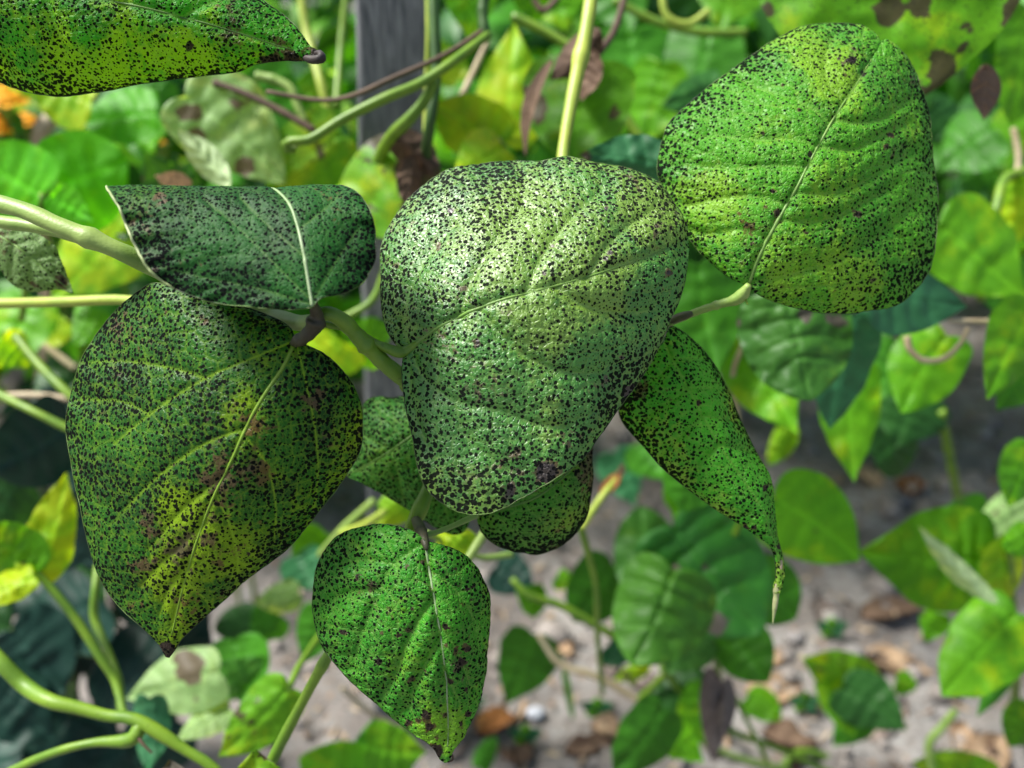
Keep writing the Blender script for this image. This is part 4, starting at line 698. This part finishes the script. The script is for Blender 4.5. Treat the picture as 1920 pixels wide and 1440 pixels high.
st = thing('pale_stick', 'pale grey stick leaning behind the bright green leaves', 'stick', tuple(G(40, 900)))
a, b = P(78, 246, .82), P(175, 186, .86)
link('shaft', tube_mesh(np.array([np.zeros(3) + [0, 0, -.02], (a-origin(st))*.6+[.02, 0, 0], a-origin(st), b-origin(st)]), [.006, .007, .008, .007], 8, 40, .2), MS['straw'], st)

# ------------------------------------------------------------------ litter on the soil
def drop(px, py): return G(px, py, float(soil_z(*G(px, py)[:2])) - .02)
def litter(px, py, lw, ll, ang, matk, label, curl=1.6):
    p = drop(px, py); t = link('dry_leaf', None); t.location = tuple(p); bpy.data.objects.remove(t)
    nu, nv = 14, 7; u = np.linspace(0, 1, nu); v = np.linspace(-1, 1, nv); U, V = np.meshgrid(u, v, indexing='ij')
    wd = np.sin(U**.75*math.pi)**.8*lw/2
    x = (U-.5)*ll; th = V*curl*.6; y = wd*np.sin(th)/max(.3, curl*.6); z = .012*fbm(U*4+px, V*2+py, 3) + wd*(1-np.cos(th)) + .004
    ca, sa = math.cos(ang), math.sin(ang)
    co_ = np.stack([x*ca-y*sa, x*sa+y*ca, z], -1).reshape(-1, 3)
    z0 = np.zeros(U.size)
    me = make_mesh('dry_leaf', co_, grid_faces(nu, nv), True, {'vein': np.exp(-(V/.1)**2).ravel(), 'edge': np.abs(V).ravel(), 'stain': z0, 'yellow': z0, 'tipu': U.ravel()})
    o = link('dry_leaf', me, BG[matk]); o.location = tuple(p); o['label'] = label; o['category'] = 'dry leaf'; o['group'] = 'dry leaves on the soil'
for a in [(1670, 1150, .05, .10, .3, 'dry', 'long curled brown dry leaf beside the ribbed bean leaf'), (1705, 915, .05, .06, 1., 'dryred', 'rust orange dry leaf on shaded soil'), (1620, 900, .05, .07, 2., 'drytan', 'curled tan dry leaf beside the rust orange one'), (1560, 910, .04, .06, .4, 'drytan', 'tan dry leaf lying under the light green leaves'),
          (930, 1362, .04, .05, .5, 'dryred', 'dark rust dry leaf next to a white stone'), (965, 1330, .035, .05, 1.2, 'drytan', 'peach coloured dry leaf next to a white stone'), (1105, 1405, .03, .06, .2, 'dry', 'narrow brown dry leaf on pale soil beside the trailing stem'), (1450, 1300, .05, .07, .1, 'drytan', 'pale tan dry leaf by a small round green leaf'), (1680, 1250, .05, .08, -.4, 'drytan', 'crumpled tan dry leaf between low plants'), (1540, 1150, .04, .05, 1.3, 'dryash', 'grey dry leaf on the soil beside the drooping tail'), (1850, 1420, .05, .07, .6, 'drytan', 'tan dry leaf at the foot of the ribbed plant'), (1480, 1390, .04, .06, -.2, 'dry', 'dark brown dry leaf among crossing stems'), (860, 1400, .03, .05, .9, 'dryash', 'grey dry leaf beside the curled leaf tip')]:
    litter(*a)
for k in range(26):
    litter(random.uniform(860, 1900), random.choice([random.uniform(1180, 1440), random.uniform(820, 960) if k % 3 == 0 else random.uniform(1250, 1430)]), random.uniform(.015, .035), random.uniform(.02, .05), random.uniform(0, 3.1), *[('drytan', 'small tan scrap of dry leaf on the soil'), ('dry', 'small brown scrap of dry leaf on the soil'), ('dryash', 'small grey scrap of dead leaf on the soil')][k % 3])
def stone(px, py, r, col, label):
    p = drop(px, py); v, f = [], []
    n, m = 9, 14
    for i in range(n):
        ph = math.pi*i/(n-1)
        for j in range(m):
            a = 2*math.pi*j/m; d = np.array([math.sin(ph)*math.cos(a), math.sin(ph)*math.sin(a), math.cos(ph)])
            k = 1 + .35*mnoise.noise(Vector(d*1.7)+Vector((px*.1, py*.1, 0)))
            v.append(d*k*r*np.array([1, .8, .65]))
    s = Nd('stone_grain'); c = s.mix(s.noise(s.coord(px), 120, 4.).outputs[0], tuple(x*.7 for x in col), col)
    o = link('stone', make_mesh('stone', v, grid_faces(n, m, True)), s.out(c, .85, .2, s.bump(s.noise(s.coord(1.), 200, 4.).outputs[0], .002)))
    o.location = tuple(p + [0, 0, r*.35]); o['label'] = label; o['category'] = 'stone'; o['group'] = 'stones on the soil'
for a in [(1004, 1342, .011, (.55, .57, .62), 'small white stone on the soil beside rust dry leaf'), (1558, 1160, .012, (.34, .32, .29), 'pale oblong stone near the drooping leaf tail'), (1490, 1200, .013, (.28, .26, .25), 'grey stone beside the low bean leaves'), (1600, 1230, .014, (.25, .235, .22), 'grey stone under the curled brown leaf'), (1380, 1420, .013, (.26, .24, .22), 'dull stone below the dead grey leaf'), (1690, 945, .016, (.12, .12, .13), 'dark stone in shaded soil by the rust leaf'), (1180, 1200, .010, (.28, .26, .24), 'small grey stone by the yellow green bud')]:
    stone(*a)
# small weeds
for (px, py, lb) in [(1560, 1190, 'small weed seedling by the pale oblong stone'), (1510, 1330, 'small weed seedling beside browning leaves'), (985, 1390, 'small weed seedling below the white stone'), (1120, 1340, 'small weed seedling under the trailing stem'), (880, 1330, 'small weed seedling beside the heart shaped leaf edge')]:
    p = drop(px, py); t = thing('weed_seedling', lb, 'weed', tuple(p), 'weed seedlings'); d = depth_of(p)
    for k in range(5):
        a = k*1.26+.3
        gleaf(t, (px, py-10), (px+34*math.cos(a), py-14-20*math.sin(a)), 22, d-.012, BG['bright' if k % 2 else 'teal'], shape=NARW, curl=.3, dt=-.3)
    stem(t, [(px, py+2, d), (px, py-6, d-.006), (px, py-10, d-.012)], 3, MS['green'], n=8)

# ------------------------------------------------------------------ far bean foliage: one mass nobody could count
def far_mass(name, label, n, xr, yr, zr, mats, size=(.06, .10), seed=5, zfun=None):
    R_ = np.random.default_rng(seed); lu = np.linspace(0, 1, 7); lv = np.linspace(-1, 1, 5)
    U, V = np.meshgrid(lu, lv, indexing='ij'); hw = np.interp(U, [0, .1, .3, .5, .75, 1], [.12, .42, .5, .44, .25, .0])
    base = np.stack([V*hw, U-.3, -.12*(V**2) - .16*(U-.3)**2], -1).reshape(-1, 3); ff = grid_faces(7, 5)
    per = {m: ([], []) for m in mats}
    for k in range(n):
        x, y, z = R_.uniform(*xr), R_.uniform(*yr), R_.uniform(*zr)
        if zfun: z = zfun(x, y, z)
        s_ = R_.uniform(*size); yaw = R_.uniform(-2.6, 2.6)+math.pi; pit = R_.uniform(-.2, 1.2); rl = R_.uniform(-.7, .7)
        cy, sy = math.cos(yaw), math.sin(yaw); cp, sp = math.cos(-pit), math.sin(-pit); cr_, sr = math.cos(rl), math.sin(rl)
        R1 = np.array([[cy, -sy, 0], [sy, cy, 0], [0, 0, 1]]) @ np.array([[1, 0, 0], [0, cp, -sp], [0, sp, cp]]) @ np.array([[cr_, 0, sr], [0, 1, 0], [-sr, 0, cr_]])
        m = mats[R_.integers(len(mats))]; vs, fs = per[m]; fs.append(ff + 35*len(vs)); vs.append(base*s_ @ R1.T + [x, y, z])
    mats_u = list(dict.fromkeys(mats)); vs = []; fs = []; mi = []; off = 0
    for i, m in enumerate(mats_u):
        if not per[m][0]: continue
        v = np.concatenate(per[m][0]); f = np.concatenate(per[m][1])+off; vs.append(v); fs.append(f); mi += [i]*len(f); off += len(v)
    v = np.concatenate(vs); nn = len(v)//35
    at = {'vein': np.tile(np.exp(-(V/.15)**2).ravel(), nn), 'edge': np.tile(np.abs(V).ravel(), nn), 'stain': np.zeros(len(v)), 'yellow': np.zeros(len(v)), 'tipu': np.tile(U.ravel(), nn)}
    me = make_mesh(name, v, np.concatenate(fs), True, at)
    for m in mats_u: me.materials.append(BG[m])
    me.polygons.foreach_set('material_index', np.array(mi, np.int32))
    o = link(name, me); o['kind'] = 'stuff'; o['label'] = label; o['category'] = 'foliage'
far_mass('far_bean_foliage', 'dense mass of blurred bean foliage behind everything', 2600, (-1.7, 1.9), (1.15, 2.6), (.02, .85), ['bright', 'mid', 'mid', 'deep', 'deep', 'teal'], seed=5, zfun=lambda x, y, z: z if not (x > .1 and y < 1.6) else .3+z*.6)
far_mass('distant_bean_foliage', 'farthest blurred green foliage beyond the bean rows', 2200, (-2.6, 2.8), (2.4, 4.2), (.0, .85), ['bright', 'mid', 'mid', 'deep', 'fresh'], size=(.09, .15), seed=23)
far_mass('left_bean_foliage', 'blurred bean foliage behind the bright leaves at the stake', 420, (-1.0, -.2), (.98, 1.4), (.1, .62), ['bright', 'mid', 'lime', 'deep', 'deep', 'mid'], seed=11)
far_mass('right_bean_foliage', 'blurred bean foliage behind the notched leaf', 520, (-.1, 1.25), (.92, 1.5), (.38, .78), ['bright', 'mid', 'deep', 'mid'], seed=17)
